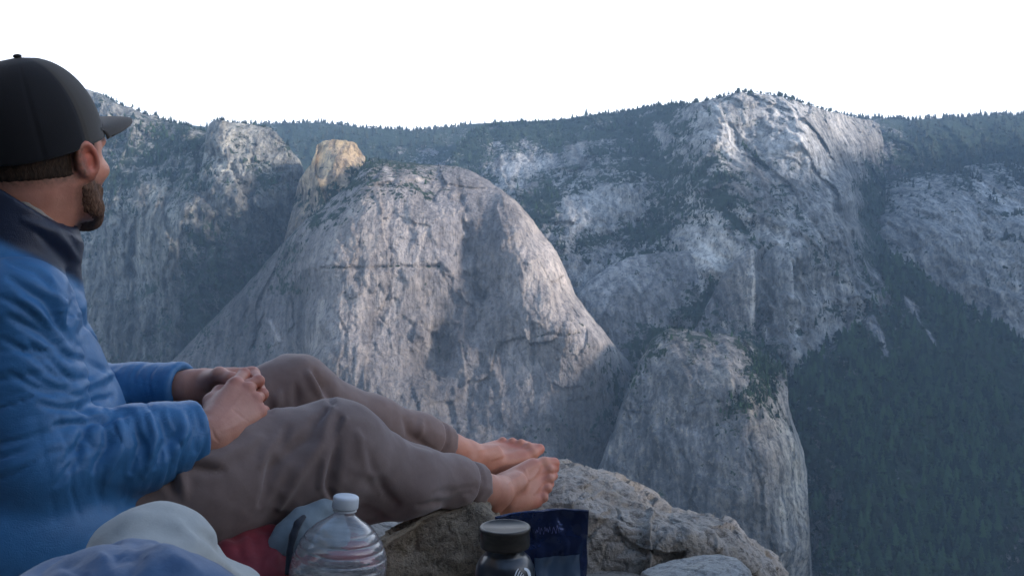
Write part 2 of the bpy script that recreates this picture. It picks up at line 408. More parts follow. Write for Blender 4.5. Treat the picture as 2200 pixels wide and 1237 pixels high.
    mountain('mountain_knob', [(395, 560), (418, 440), (436, 340), (444, 285), (449, 266), (458, 260), (476, 258), (500, 264), (530, 267), (558, 270), (582, 276), (606, 298), (628, 326), (646, 348), (656, 372), (660, 430), (672, 540), (680, 660)],
             [(395, 560, 1600), (436, 340, 1660), (449, 266, 1680), (476, 258, 1640), (530, 267, 1680), (582, 276, 1720), (656, 372, 1660), (680, 660, 1680), (470, 300, 1610), (560, 340, 1625), (640, 365, 1610), (460, 380, 1560), (520, 385, 1560), (600, 385, 1580), (440, 440, 1540), (500, 440, 1520), (560, 450, 1560), (620, 480, 1640), (540, 560, 1600), (470, 560, 1520), (620, 640, 1680), (420, 640, 1540)],
             760, m_left, [(460, 275, .2), (490, 330, .25), (480, 300, .1), (540, 340, .35), (600, 300, .3), (590, 345, .15), (510, 370, .2), (480, 390, .45), (450, 420, .45), (560, 390, .55), (500, 440, .25), (470, 480, .35), (560, 440, .1), (610, 440, .1), (540, 520, .5), (470, 560, .6), (600, 560, .6), (540, 640, .7)],
             [(455, 280, 1.3), (490, 300, 1.35), (570, 340, 1.3), (500, 380, 1.35), (600, 330, 1.1), (450, 430, .9), (520, 440, .95), (560, 450, .7), (620, 450, .7), (540, 560, .55), (470, 560, .7)],
             [(455, 280, .6), (490, 300, .5), (570, 340, .6), (500, 380, .5), (450, 430, .4), (560, 450, 0), (540, 560, 0)],
             jag=3, roll=25, rollw=5, flute=10, rough=8, nr=120, step=3, seed=13, lines=[([(455, 330), (520, 385), (600, 390)], 8, 20)], paint=[([(655, 370), (640, 440), (625, 500)], 5, 'tone', .5), ([(470, 350), (520, 380)], 10, 'tone', .4)])

    # tan tower between the left mountain and the buttress
    mountain('mountain_tower', [(560, 700), (610, 520), (632, 430), (645, 385), (666, 356), (675, 334), (680, 314), (694, 307), (716, 303), (742, 304), (764, 310), (772, 322), (784, 334), (790, 362), (802, 390), (860, 480), (900, 600)],
             [(560, 700, 1600), (640, 420, 1560), (690, 320, 1500), (735, 304, 1500), (780, 340, 1520), (690, 400, 1410), (740, 390, 1430), (720, 340, 1450), (640, 480, 1470), (700, 480, 1380), (600, 620, 1500), (850, 500, 1450), (700, 700, 1350)],
             760, m_tan, [(690, 340, .05), (740, 350, .1), (640, 400, .25), (650, 470, .35), (700, 450, .45), (680, 500, .4), (780, 420, .6), (620, 600, .3)],
             [(690, 340, 1.25), (740, 330, 1.15), (730, 390, 1.0), (640, 430, .95), (690, 470, .75), (620, 600, .6)], [(690, 340, 1), (740, 330, 1), (690, 400, .9), (740, 390, .35), (640, 430, .2), (690, 480, .1)],
             jag=5, roll=7, rollw=4, flute=6, rough=6, facet=.9, nr=90, step=3, seed=4, lines=[([(712, 372), (700, 420)], 6, 14), ([(630, 420), (612, 560)], 7, 25)])

    # right towers
    mountain('mountain_peak', [(900, 640), (930, 450), (960, 345), (1010, 282), (1060, 266), (1100, 264), (1190, 260), (1260, 251), (1330, 241), (1400, 229), (1470, 223), (1500, 219), (1540, 210), (1565, 203), (1590, 197), (1630, 200), (1665, 205), (1700, 214), (1750, 228), (1795, 242), (1830, 252), (1872, 259), (1890, 268), (1897, 300), (1901, 380), (1904, 470), (1908, 560), (1922, 630), (1960, 690), (2010, 760), (2080, 840)],
             [(900, 640, 1900), (960, 345, 2350), (1060, 266, 2600), (1200, 262, 2550), (1330, 241, 2450), (1400, 230, 2350), (1470, 223, 2150), (1100, 370, 2150), (1200, 400, 2000), (1150, 480, 1850), (1260, 330, 2150), (1300, 440, 1860), (1340, 400, 1900), (1250, 470, 1790), (1230, 500, 1760), (1330, 500, 1820), (1400, 470, 1830), (1420, 400, 1900), (1400, 330, 2100), (1450, 300, 2000), (1300, 560, 1680), (1450, 560, 1640), (1000, 700, 1650), (1250, 640, 1560), (1300, 700, 1500), (1500, 225, 1950), (1590, 200, 1900), (1700, 215, 1900), (1790, 244, 2050), (1828, 256, 2250), (1880, 262, 2400), (1890, 330, 2300), (1846, 310, 2100), (1800, 330, 1880), (1832, 365, 1950), (1822, 400, 1700), (1830, 430, 1680), (1850, 410, 2050), (1852, 470, 1980), (1890, 440, 2100), (1890, 540, 1850), (1874, 520, 1880), (1858, 540, 1600), (1838, 490, 1610), (1900, 610, 1500), (2010, 760, 1380),
              (1540, 300, 1760), (1585, 310, 1800), (1600, 280, 1840), (1640, 340, 1720), (1720, 300, 1700), (1760, 330, 1730), (1770, 380, 1700), (1700, 380, 1640), (1560, 380, 1660), (1500, 400, 1680), (1780, 450, 1560), (1700, 460, 1540), (1600, 450, 1560), (1690, 510, 1470), (1540, 520, 1520), (1600, 500, 1540),
              (1530, 570, 1450), (1570, 560, 1490), (1620, 550, 1400), (1625, 600, 1400), (1640, 560, 1480), (1660, 600, 1450), (1700, 560, 1380), (1705, 640, 1370), (1715, 600, 1440), (1580, 620, 1420), (1500, 620, 1470), (1510, 700, 1400), (1400, 600, 1580), (1350, 650, 1540), (1400, 700, 1450), (1640, 690, 1380), (1710, 760, 1310), (1760, 620, 1450), (1830, 640, 1430), (1760, 720, 1400), (1850, 720, 1420), (1720, 900, 1250), (1500, 900, 1350), (2000, 900, 1300)],
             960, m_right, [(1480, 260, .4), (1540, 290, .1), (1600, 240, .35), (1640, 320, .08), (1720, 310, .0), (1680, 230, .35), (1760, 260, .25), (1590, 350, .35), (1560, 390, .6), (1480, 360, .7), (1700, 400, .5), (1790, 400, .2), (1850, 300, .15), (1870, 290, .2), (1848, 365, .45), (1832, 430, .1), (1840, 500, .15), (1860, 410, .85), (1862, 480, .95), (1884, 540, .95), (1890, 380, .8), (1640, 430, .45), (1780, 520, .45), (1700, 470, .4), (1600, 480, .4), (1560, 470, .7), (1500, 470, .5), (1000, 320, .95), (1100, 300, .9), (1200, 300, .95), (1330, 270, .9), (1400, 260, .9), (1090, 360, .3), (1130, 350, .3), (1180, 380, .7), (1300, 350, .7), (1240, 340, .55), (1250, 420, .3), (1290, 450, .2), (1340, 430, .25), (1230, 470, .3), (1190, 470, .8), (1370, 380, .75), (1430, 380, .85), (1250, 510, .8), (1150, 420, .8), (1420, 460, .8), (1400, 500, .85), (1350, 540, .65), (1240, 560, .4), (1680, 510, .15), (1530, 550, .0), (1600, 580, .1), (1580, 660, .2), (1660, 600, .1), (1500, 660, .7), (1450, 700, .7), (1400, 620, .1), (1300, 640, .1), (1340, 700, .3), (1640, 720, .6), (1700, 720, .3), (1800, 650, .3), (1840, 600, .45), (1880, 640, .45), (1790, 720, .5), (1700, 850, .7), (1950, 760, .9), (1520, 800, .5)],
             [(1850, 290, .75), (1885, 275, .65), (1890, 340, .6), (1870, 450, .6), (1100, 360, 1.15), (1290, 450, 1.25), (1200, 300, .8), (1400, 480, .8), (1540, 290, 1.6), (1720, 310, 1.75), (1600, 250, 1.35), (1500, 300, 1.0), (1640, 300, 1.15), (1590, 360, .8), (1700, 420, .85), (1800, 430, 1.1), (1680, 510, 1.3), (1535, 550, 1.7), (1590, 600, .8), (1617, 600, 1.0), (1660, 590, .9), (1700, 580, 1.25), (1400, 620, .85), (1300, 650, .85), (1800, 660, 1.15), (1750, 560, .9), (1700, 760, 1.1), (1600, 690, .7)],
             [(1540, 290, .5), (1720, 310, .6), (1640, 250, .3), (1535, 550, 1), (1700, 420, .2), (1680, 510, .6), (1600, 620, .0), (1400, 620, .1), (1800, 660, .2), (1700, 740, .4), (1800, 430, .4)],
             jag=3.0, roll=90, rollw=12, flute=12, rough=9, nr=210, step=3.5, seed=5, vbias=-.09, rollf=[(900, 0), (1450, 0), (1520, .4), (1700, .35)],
             paint=[([(1225, 480), (1290, 450), (1355, 425)], 34, 'veg', -.42), ([(1225, 480), (1290, 450), (1355, 425)], 26, 'tone', .22), ([(1080, 370), (1130, 352), (1185, 338)], 15, 'veg', -.5), ([(1080, 370), (1130, 352), (1185, 338)], 15, 'tone', .15), ([(1225, 330), (1250, 320)], 16, 'veg', -.4), ([(1410, 270), (1430, 300)], 12, 'veg', -.4), ([(1490, 260), (1540, 230)], 14, 'tone', .5), ([(1640, 230), (1690, 250)], 14, 'tone', .35), ([(1660, 300), (1700, 340), (1745, 350)], 30, 'tone', .55), ([(1545, 290), (1580, 320), (1570, 350)], 22, 'tone', .6), ([(1528, 520), (1535, 560), (1534, 582)], 6, 'tone', .9), ([(1545, 545), (1540, 560)], 8, 'tone', .6), ([(1616, 535), (1620, 600), (1617, 680)], 3.5, 'tone', .9), ([(1606, 560), (1606, 650)], 7, 'tone', .35), ([(1700, 560), (1703, 640)], 4, 'tone', .7), ([(1645, 700), (1646, 750)], 3.5, 'tone', .8), ([(1708, 690), (1716, 780)], 8, 'tone', .6), ([(1620, 470), (1690, 530)], 9, 'tone', .45), ([(1560, 430), (1570, 470)], 6, 'tone', .5), ([(1510, 440), (1530, 500)], 9, 'warm', .6), ([(1250, 455), (1320, 420)], 4, 'tone', .35), ([(1225, 490), (1260, 470)], 4, 'tone', .35), ([(1240, 620), (1270, 580), (1340, 550)], 10, 'tone', .4), ([(1100, 375), (1180, 345)], 6, 'tone', .2), ([(1530, 300), (1590, 330)], 12, 'tone', .25), ([(1740, 330), (1750, 370)], 12, 'tone', .4), ([(1826, 400), (1836, 480), (1870, 560)], 7, 'tone', .5), ([(1880, 590), (1950, 690), (2000, 750)], 4, 'tone', .6), ([(1545, 330), (1500, 380), (1560, 385)], 7, 'veg', .4), ([(1595, 310), (1650, 360)], 5, 'veg', .6), ([(1540, 600), (1500, 690)], 12, 'veg', .5), ([(1560, 455), (1620, 520), (1690, 540)], 9, 'veg', .5)],  # lit facets and edges brightened in tone; bare patches thinned of plants
             lines=[([(1590, 305), (1620, 345), (1650, 360)], 9, 18), ([(1740, 290), (1755, 330), (1758, 380)], 5, 10), ([(1600, 265), (1680, 250)], 8, 10), ([(1560, 450), (1600, 490), (1700, 500)], 10, 20), ([(1540, 600), (1500, 680), (1440, 710)], 14, 25), ([(1440, 712), (1560, 700), (1640, 705)], 9, 22), ([(1638, 540), (1645, 690), (1655, 760)], 9, 28), ([(1520, 240), (1470, 320), (1500, 380)], 14, 26), ([(1720, 560), (1735, 700)], 8, 20)])

    # smooth slab, spire and square-cut wall below the peak
    mountain('mountain_slab', [(1120, 720), (1190, 690), (1228, 650), (1262, 606), (1310, 570), (1360, 550), (1420, 542), (1480, 538), (1518, 540), (1530, 560), (1535, 600), (1528, 660), (1520, 740)],
             [(1120, 720, 1500), (1228, 650, 1530), (1310, 570, 1580), (1420, 542, 1600), (1518, 540, 1570), (1520, 740, 1460), (1280, 660, 1450), (1350, 620, 1480), (1450, 600, 1500), (1500, 620, 1470), (1340, 700, 1420), (1440, 700, 1430), (1300, 760, 1380), (1450, 800, 1380)],
             830, m_far, [(1250, 640, .2), (1330, 590, .08), (1420, 560, .2), (1400, 640, .05), (1480, 600, .15), (1500, 660, .45), (1450, 700, .6), (1350, 710, .2), (1300, 700, .12), (1380, 780, .6)],
             [(1280, 630, 1.35), (1340, 600, 1.15), (1420, 600, 1.15), (1400, 680, 1.05), (1320, 700, 1.0), (1490, 600, .9)], [(1280, 630, .4), (1420, 600, .3), (1320, 700, .2)],
             jag=2, roll=20, rollw=6, flute=6, rough=3.5, facet=.4, nr=90, step=3.5, seed=14, lines=[([(1330, 640), (1370, 650), (1400, 640)], 4, 8), ([(1380, 690), (1430, 640), (1460, 600)], 5, 8)], paint=[([(1240, 640), (1290, 585), (1350, 560)], 7, 'tone', .5), ([(1500, 690), (1450, 712), (1400, 722)], 9, 'veg', .5)])
    mountain('mountain_wall', [(1612, 790), (1622, 640), (1632, 575), (1640, 548), (1652, 536), (1668, 528), (1684, 530), (1697, 545), (1703, 570), (1706, 640), (1708, 700), (1714, 770), (1722, 830)],
             [(1612, 790, 1420), (1640, 548, 1450), (1668, 528, 1440), (1697, 545, 1400), (1708, 700, 1360), (1722, 830, 1320), (1645, 620, 1440), (1660, 600, 1420), (1685, 590, 1385), (1700, 620, 1370), (1650, 720, 1410), (1685, 720, 1380), (1702, 760, 1350)],
             840, m_right, [(1660, 540, .3), (1650, 600, .02), (1690, 580, .05), (1680, 680, .05), (1650, 720, .15), (1705, 760, .3), (1680, 800, .6)],
             [(1645, 600, .6), (1690, 580, 1.3), (1675, 640, .75), (1700, 600, 1.2), (1660, 720, .6), (1704, 700, 1.2)], [(1645, 600, 0), (1690, 580, .4), (1703, 700, .6)],
             jag=1.5, roll=15, rollw=4, flute=5, rough=3, facet=.35, nr=90, step=2.5, seed=16, paint=[([(1702, 560), (1706, 640)], 3, 'tone', .7), ([(1704, 650), (1712, 770)], 5, 'tone', .5)])  # lit right edge painted into the rock tone
    mountain('mountain_spire', [(1478, 730), (1500, 694), (1520, 652), (1542, 612), (1560, 584), (1580, 556), (1600, 541), (1612, 534), (1618, 533), (1621, 545), (1623, 600), (1622, 660), (1624, 720)],
             [(1478, 730, 1400), (1542, 612, 1420), (1600, 541, 1420), (1618, 533, 1400), (1622, 660, 1370), (1624, 720, 1360), (1560, 640, 1395), (1600, 600, 1385), (1612, 600, 1365), (1590, 680, 1370), (1530, 690, 1385), (1560, 760, 1350)],
             790, m_low, [(1600, 560, .1), (1580, 620, .08), (1540, 650, .15), (1600, 690, .3), (1540, 710, .3), (1560, 760, .5)],
             [(1590, 570, 1.1), (1560, 640, .9), (1612, 600, 1.2), (1600, 690, .9)], [(1600, 560, .3), (1560, 640, .1), (1614, 610, .8)],
             jag=1.5, roll=12, rollw=4, flute=4, rough=3, facet=.3, nr=80, step=2.5, seed=15, paint=[([(1616, 540), (1619, 600), (1618, 680)], 4, 'tone', 1.4), ([(1606, 590), (1608, 660)], 7, 'tone', .6)])  # strip of light along the spire's right edge, set in its tone

    # the great pale buttress
    mountain('mountain_buttress', [(150, 1050), (230, 930), (300, 850), (365, 780), (430, 712), (520, 622), (590, 542), (650, 478), (705, 432), (745, 400), (765, 372), (782, 350), (800, 338), (840, 345), (900, 352), (945, 355), (985, 358), (1020, 370), (1060, 395), (1105, 428), (1135, 460), (1165, 500), (1195, 540), (1215, 580), (1235, 630), (1262, 668), (1290, 702), (1320, 740), (1352, 778), (1420, 860), (1500, 980)],
             [(150, 1050, 1250), (365, 780, 1420), (590, 542, 1400), (705, 432, 1330), (782, 350, 1360), (850, 345, 1400), (945, 355, 1400), (985, 358, 1390), (1060, 395, 1350), (1165, 500, 1290), (1235, 630, 1230), (1352, 778, 1170), (1500, 980, 1150),
              (640, 560, 1300), (560, 680, 1350), (500, 760, 1370), (460, 860, 1330), (620, 700, 1280), (655, 760, 1235), (640, 640, 1285), (560, 900, 1220), (640, 860, 1150),
              (690, 570, 1165), (690, 690, 1130), (672, 770, 1100), (725, 500, 1190), (775, 430, 1235), (760, 570, 1150), (830, 480, 1185), (830, 570, 1150), (800, 700, 1120), (900, 600, 1145), (930, 480, 1190), (880, 420, 1230), (860, 380, 1290),
              (960, 560, 1170), (985, 450, 1230), (1000, 520, 1215), (1020, 600, 1195), (1040, 480, 1215), (1080, 420, 1240), (1110, 500, 1165), (1140, 560, 1135), (1180, 640, 1105), (1080, 620, 1150), (1150, 700, 1090), (1230, 700, 1085), (1280, 740, 1090),
              (930, 640, 1160), (908, 720, 1108), (927, 720, 1165), (922, 780, 1150), (960, 720, 1150), (985, 790, 1118), (1000, 680, 1155), (1010, 760, 1115), (1060, 700, 1125), (1090, 780, 1100), (1160, 760, 1095), (1200, 800, 1075), (1240, 760, 1070), (900, 850, 1060), (1000, 880, 1085), (1080, 900, 1050), (1200, 900, 1050), (800, 850, 1050), (1300, 850, 1100), (1250, 1000, 1060), (1000, 1050, 1000), (700, 1000, 1020), (400, 1100, 1080)],
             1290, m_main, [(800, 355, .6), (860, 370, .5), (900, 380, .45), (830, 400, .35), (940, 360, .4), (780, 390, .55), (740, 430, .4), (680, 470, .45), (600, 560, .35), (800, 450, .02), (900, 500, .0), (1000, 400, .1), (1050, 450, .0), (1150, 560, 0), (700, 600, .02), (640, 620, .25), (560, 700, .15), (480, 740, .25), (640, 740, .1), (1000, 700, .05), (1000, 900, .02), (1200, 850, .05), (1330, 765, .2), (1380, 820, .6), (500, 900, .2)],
             [(600, 600, .5), (560, 700, .5), (450, 800, .5), (650, 540, .55), (650, 640, .48), (650, 760, .48), (740, 430, .85), (765, 450, 1.2), (700, 540, 1.0), (690, 640, 1.05), (672, 740, 1.15), (850, 500, 1.0), (850, 650, .95), (930, 480, 1.0), (985, 480, .78), (1010, 560, .85), (1060, 450, .75), (1060, 520, .72), (1120, 520, 1.08), (1160, 600, 1.15), (1200, 680, 1.15), (1080, 640, .9), (960, 740, .6), (940, 660, .75), (1000, 780, .85), (1130, 740, .85), (1230, 770, 1.0), (1290, 740, 1.1), (900, 850, .75), (1000, 900, .62), (1100, 880, .62), (1200, 880, .6), (1280, 900, .55), (800, 800, .85), (1050, 980, .7)],  # shade of flank, gully and foot, and light on edges, set into tone
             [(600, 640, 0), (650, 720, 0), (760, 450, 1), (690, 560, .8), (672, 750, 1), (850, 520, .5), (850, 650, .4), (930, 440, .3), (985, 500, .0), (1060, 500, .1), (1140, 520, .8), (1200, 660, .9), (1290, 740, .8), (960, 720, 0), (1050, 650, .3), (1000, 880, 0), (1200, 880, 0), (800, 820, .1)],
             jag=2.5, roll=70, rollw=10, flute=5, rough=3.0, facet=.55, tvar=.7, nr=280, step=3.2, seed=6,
             paint=[([(690, 577), (740, 573), (800, 576), (850, 571), (905, 574), (945, 571)], 2.2, 'veg', .42), ([(945, 572), (925, 596), (905, 622), (890, 640)], 4, 'veg', .35), ([(930, 640), (915, 760)], 4, 'tone', .25), ([(780, 425), (745, 480), (700, 540)], 9, 'warm', .6), ([(690, 650), (675, 750), (660, 800)], 8, 'tone', .3), ([(690, 650), (675, 750), (660, 800)], 9, 'warm', .8), ([(1090, 420), (1165, 500), (1235, 640), (1330, 765)], 10, 'tone', .22), ([(1090, 420), (1165, 500), (1235, 640), (1330, 765)], 12, 'warm', .5), ([(1150, 724), (1180, 717), (1215, 720), (1255, 713)], 2, 'veg', .35), ([(985, 370), (990, 440)], 4, 'tone', -.3), ([(1060, 460), (1060, 540)], 10, 'tone', -.3), ([(1030, 430), (1030, 560)], 6, 'tone', -.25), ([(950, 660), (950, 760)], 16, 'tone', -.2), ([(1050, 850), (1120, 960)], 8, 'tone', -.25), ([(820, 350), (850, 400)], 5, 'tone', .5), ([(870, 360), (920, 400)], 5, 'tone', .45), ([(580, 690), (600, 730)], 5, 'tone', .6)],
             lines=[([(690, 577), (740, 573), (800, 576), (850, 571), (905, 574), (945, 571)], 3, 8), ([(945, 572), (925, 596), (905, 622), (890, 640)], 4, 6), ([(945, 545), (968, 600), (990, 640), (1000, 700)], 8, -6),
                    ([(800, 400), (880, 390), (940, 385)], 5, 14), ([(770, 390), (700, 460), (600, 570)], 8, 18), ([(925, 640), (914, 700), (912, 760), (905, 800)], 4, 5), ([(1145, 700), (1150, 780), (1150, 850)], 5, 9), ([(1150, 724), (1180, 717), (1215, 720), (1255, 713)], 2.5, 6), ([(1030, 760), (1070, 850), (1130, 950)], 6, 10), ([(1260, 690), (1240, 770)], 8, 9), ([(1000, 590), (1060, 610), (1040, 640)], 6, 10), ([(985, 375), (992, 440), (1010, 540), (1035, 640)], 11, 22)])

    # lower buttress on the right; shaded face and lit rim put into its tone
    mountain('mountain_pillar', [(1180, 1290), (1262, 1080), (1288, 1000), (1318, 930), (1345, 840), (1372, 780), (1400, 728), (1436, 704), (1500, 712), (1560, 716), (1610, 730), (1640, 760), (1668, 780), (1690, 792), (1694, 880), (1712, 940), (1726, 985), (1733, 1030), (1736, 1090), (1740, 1200), (1748, 1300)],
             [(1180, 1290, 1000), (1288, 1000, 1010), (1372, 780, 1030), (1436, 704, 1060), (1560, 716, 1060), (1640, 760, 1040), (1690, 792, 1000), (1694, 880, 960), (1730, 1030, 920), (1745, 1250, 900),
              (1400, 800, 1000), (1380, 900, 980), (1330, 1000, 975), (1480, 800, 965), (1560, 800, 940), (1550, 900, 905), (1450, 950, 925), (1550, 1000, 880), (1400, 1100, 915), (1550, 1100, 860), (1620, 830, 925), (1625, 900, 880), (1625, 980, 855), (1610, 1050, 840), (1670, 960, 880), (1690, 1020, 868), (1680, 1100, 850), (1650, 1120, 840), (1700, 1180, 850), (1630, 1200, 825), (1450, 1250, 870)],
             1300, m_low, [(1420, 730, .5), (1500, 730, .5), (1580, 740, .55), (1640, 780, .6), (1380, 790, .4), (1450, 800, .1), (1550, 800, .15), (1600, 820, .5), (1620, 880, .35), (1650, 850, .55), (1680, 860, .3), (1590, 850, .4), (1400, 900, .05), (1500, 950, .05), (1550, 1000, .12), (1680, 960, .05), (1700, 1040, .05), (1640, 1000, .25), (1550, 1120, .1), (1680, 1150, .05), (1600, 1180, .15)],
             [(1400, 800, .8), (1450, 850, .9), (1530, 900, .8), (1380, 950, .75), (1480, 1000, .75), (1560, 1050, .65), (1600, 950, .75), (1680, 940, 1.25), (1690, 1030, 1.3), (1690, 850, 1.0), (1670, 1000, 1.1), (1680, 1150, 1.15), (1640, 1150, .8), (1630, 1100, .7), (1500, 1150, .7), (1650, 900, 1.0)],
             [(1400, 800, .1), (1500, 950, .05), (1680, 950, .8), (1695, 1030, .85), (1680, 1150, .5), (1600, 950, .05), (1620, 880, .5), (1500, 1150, 0), (1450, 740, .3)],
             jag=4, roll=40, rollw=8, flute=7, rough=5, facet=.5, tvar=.9, nr=170, step=3.5, seed=8,
             paint=[([(1665, 880), (1690, 960), (1710, 1040), (1690, 1100)], 22, 'tone', .45), ([(1665, 880), (1690, 960), (1710, 1040), (1690, 1100)], 22, 'warm', .6), ([(1680, 1090), (1700, 1290)], 20, 'tone', .25), ([(1600, 850), (1640, 950)], 14, 'warm', .5), ([(1688, 800), (1692, 870)], 4, 'tone', .8), ([(1385, 770), (1380, 810)], 4, 'tone', .7), ([(1370, 860), (1360, 900)], 14, 'tone', .35), ([(1420, 855), (1440, 880)], 10, 'tone', .4), ([(1472, 850), (1476, 880)], 5, 'tone', .6), ([(1460, 920), (1490, 930)], 10, 'tone', .5), ([(1310, 950), (1296, 1010)], 5, 'tone', .5)],
             lines=[([(1700, 1060), (1650, 1065)], 5, 9), ([(1690, 930), (1650, 940)], 4, 7), ([(1672, 1080), (1685, 1200), (1690, 1290)], 5, 12), ([(1640, 860), (1610, 930), (1640, 1040)], 8, 10), ([(1655, 1090), (1665, 1290)], 5, 10)])

    # forested slope on the right
    mountain('hill', [(1560, 1300), (1640, 900), (1690, 800), (1740, 768), (1800, 730), (1850, 690), (1880, 640), (1890, 600), (1900, 552), (1930, 560), (2000, 605), (2060, 645), (2130, 692), (2200, 742), (2300, 760), (2450, 700), (2700, 640)],
             [(1560, 1300, 1150), (1690, 800, 1290), (1850, 690, 1360), (1900, 552, 1620), (2000, 605, 1560), (2130, 692, 1500), (2200, 742, 1450), (2700, 640, 1300), (1760, 900, 1180), (1900, 800, 1260), (1950, 900, 1180), (2150, 850, 1280), (1800, 1050, 1080), (2000, 1050, 1080), (2150, 1050, 1120), (1800, 1200, 1000), (2100, 1200, 1000), (2700, 1100, 950)],
             1320, m_low, [(1700, 820, .6), (1800, 740, .6), (1750, 850, .9), (1900, 600, .95), (1990, 700, .8), (1940, 650, .7), (2100, 750, 1), (1900, 800, 1), (1850, 720, .8), (1900, 900, 1), (2100, 1000, 1), (1800, 1000, .9), (1760, 1180, .35), (1800, 1200, .35), (1840, 1200, .5), (1900, 1150, 1), (2100, 1200, 1), (1860, 740, .6)],
             [(1750, 850, .8), (1900, 700, .9), (1780, 1190, .9), (2100, 1000, .7)], [(1750, 850, .1), (1780, 1190, .3), (2100, 1000, 0)],
             jag=4, roll=60, rollw=14, flute=12, rough=8, facet=.7, nr=150, step=4, seed=9, paint=[([(1870, 690), (1890, 720), (1905, 765)], 9, 'veg', -.7), ([(1870, 690), (1890, 720), (1905, 765)], 9, 'tone', .5), ([(1745, 880), (1770, 905)], 12, 'veg', -.6), ([(1780, 1050), (1800, 1065)], 10, 'veg', -.6), ([(1945, 640), (1985, 700), (2010, 740)], 4, 'veg', -.8), ([(1945, 640), (1985, 700), (2010, 740)], 4, 'tone', .6), ([(1700, 850), (1730, 900), (1760, 960)], 8, 'veg', -.4), ([(1840, 860), (1860, 900)], 7, 'veg', -.5), ([(1920, 1000), (1930, 1030)], 6, 'veg', -.4), ([(2060, 900), (2075, 930)], 6, 'veg', -.4)],
             lines=[([(1900, 560), (1960, 680), (2005, 735)], 5, -14), ([(1740, 1150), (1760, 1290)], 8, 12)])

    # unseen ridge added out of view on the right to shade the slopes
    shade_ridge = []
    ys = np.linspace(-200, 3200, 60)
    for y in ys:
        h = np.interp(y, [-200, 250, 420, 560, 640, 760, 1100, 3200], [150, 240, 300, 345, 450, 540, 560, 560]) + 22 * fbm(y / 90, 1.5, .5, 4)
        x0 = max(1340, 0.72 * y + 60)
        shade_ridge.append([(x0 + k, y, -620 + (h + 620) * h0) for k, h0 in ((0, 0), (60, .5), (130, .85), (190, 1.0), (330, .8), (700, 0))])
    shade_ridge = np.array(shade_ridge, float); shade_ridge[:, 1:4, 0] += 25 * noise(shade_ridge[:, 1:4, 1] / 80, shade_ridge[:, 1:4, 2] / 60, 3.3)
    idx = np.arange(shade_ridge.shape[0] * 6).reshape(-1, 6)
    mesh_fq = np.stack([idx[:-1, :-1], idx[:-1, 1:], idx[1:, 1:], idx[1:, :-1]], -1).reshape(-1, 4)
    n_ = len(shade_ridge) * 6
    tag(mesh_obj('hill', shade_ridge.reshape(-1, 3), mesh_fq, m_right, attrs={'veg': np.full(n_, .6), 'tone': np.full(n_, .8), 'warm': np.full(n_, .2)}), kind='structure')  # this one is the added unseen shade ridge, not the forested slope

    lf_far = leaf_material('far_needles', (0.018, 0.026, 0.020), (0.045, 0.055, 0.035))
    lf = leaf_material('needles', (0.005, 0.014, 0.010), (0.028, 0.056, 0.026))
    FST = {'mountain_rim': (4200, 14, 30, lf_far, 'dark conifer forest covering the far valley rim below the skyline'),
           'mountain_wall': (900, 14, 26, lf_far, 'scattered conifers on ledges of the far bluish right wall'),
           'mountain_left': (1900, 9, 20, lf, 'dark trees and scrub on ledges of the left mountain'),
           'mountain_knob': (420, 8, 16, lf, 'bushes on the slab-topped left tower'),
           'mountain_tower': (300, 7, 15, lf, 'scrub at the foot of the tan rock tower'),
           'mountain_peak': (2900, 8, 20, lf, 'trees and scrub on ledges of the right granite peak'),
           'mountain_buttress': (700, 4, 10, lf, 'scrub on the broken top and left flank of the pale buttress'),
           'mountain_pillar': (500, 4, 10, lf, 'scrub on the dark lower rock pillar'),
           'hill': (8200, 11, 27, lf, 'dense dark conifer forest filling the steep slope at lower right')}
    for k, (s_, (n_, h0, h1, ml, lab)) in enumerate(FST.items()):
        wood('forest', s_, n_, h0, h1, ml, lab, pw=1.6 if s_ in ('hill', 'mountain_rim') else 2.2, seed=40 + k, vmin=0.3 if s_ == 'hill' else 0.22, broad=0.38 if s_ == 'hill' else 0.22,
             crest={'mountain_rim': [(540, 1000, 260), (1790, 2210, 240)], 'mountain_peak': [(1000, 1480, 280), (1480, 1800, 110)], 'mountain_left': [(225, 440, 60)], 'mountain_knob': [(450, 600, 40)]}.get(s_, ()))

    # trees that stand out one by one against the sky
    sky_meshes = []
    for s in range(5):
        v, t = conifer(60 + s, 4 + s % 3, 7)
        o = mesh_obj('pine_tree', v, t, lf_far, smooth=False, attrs={'shade': np.full(len(v), 0.2 + 0.15 * s)})
        sky_meshes.append(o.data); bpy.data.objects.remove(o)
    def skyline(body, u0, u1, n, h0, h1, label, group, seed):
        rg = np.random.RandomState(seed); Pt, _, U, V = TREES[body]
        us = U[:, 0]
        for k in range(n):
            u = u0 + (u1 - u0) * rg.rand(); i = int(np.argmin(np.abs(us - u)))
            p = Pt[i, 0]; h = 0.6 * (h0 + (h1 - h0) * rg.rand() ** 3)
            o = bpy.data.objects.new('pine_tree', sky_meshes[rg.randint(5)]); COL.objects.link(o)
            o.location = (p[0], p[1] - 2, p[2] - 0.04 * h); o.scale = (h * (1.3 + 1.0 * rg.rand()), h * 1.5, h); o.rotation_euler = (0, 0, rg.rand() * 6.28)
            tag(o, label, 'tree', group)
    skyline('mountain_left', 232, 420, 26, 7, 20, 'small conifer on the skyline of the left mountain, right of the cap brim', 'trees on the left skyline', 1)
    skyline('mountain_knob', 448, 575, 14, 7, 16, 'small conifer on top of the slab-topped left tower', 'trees on the left tower', 2)
    skyline('mountain_rim', 560, 1000, 55, 9, 20, 'tiny conifer on the low middle of the skyline', 'trees on the middle skyline', 3)
    skyline('mountain_peak', 1000, 1470, 60, 9, 22, 'tiny conifer on the rising skyline left of the summit', 'trees on the rising skyline', 4)
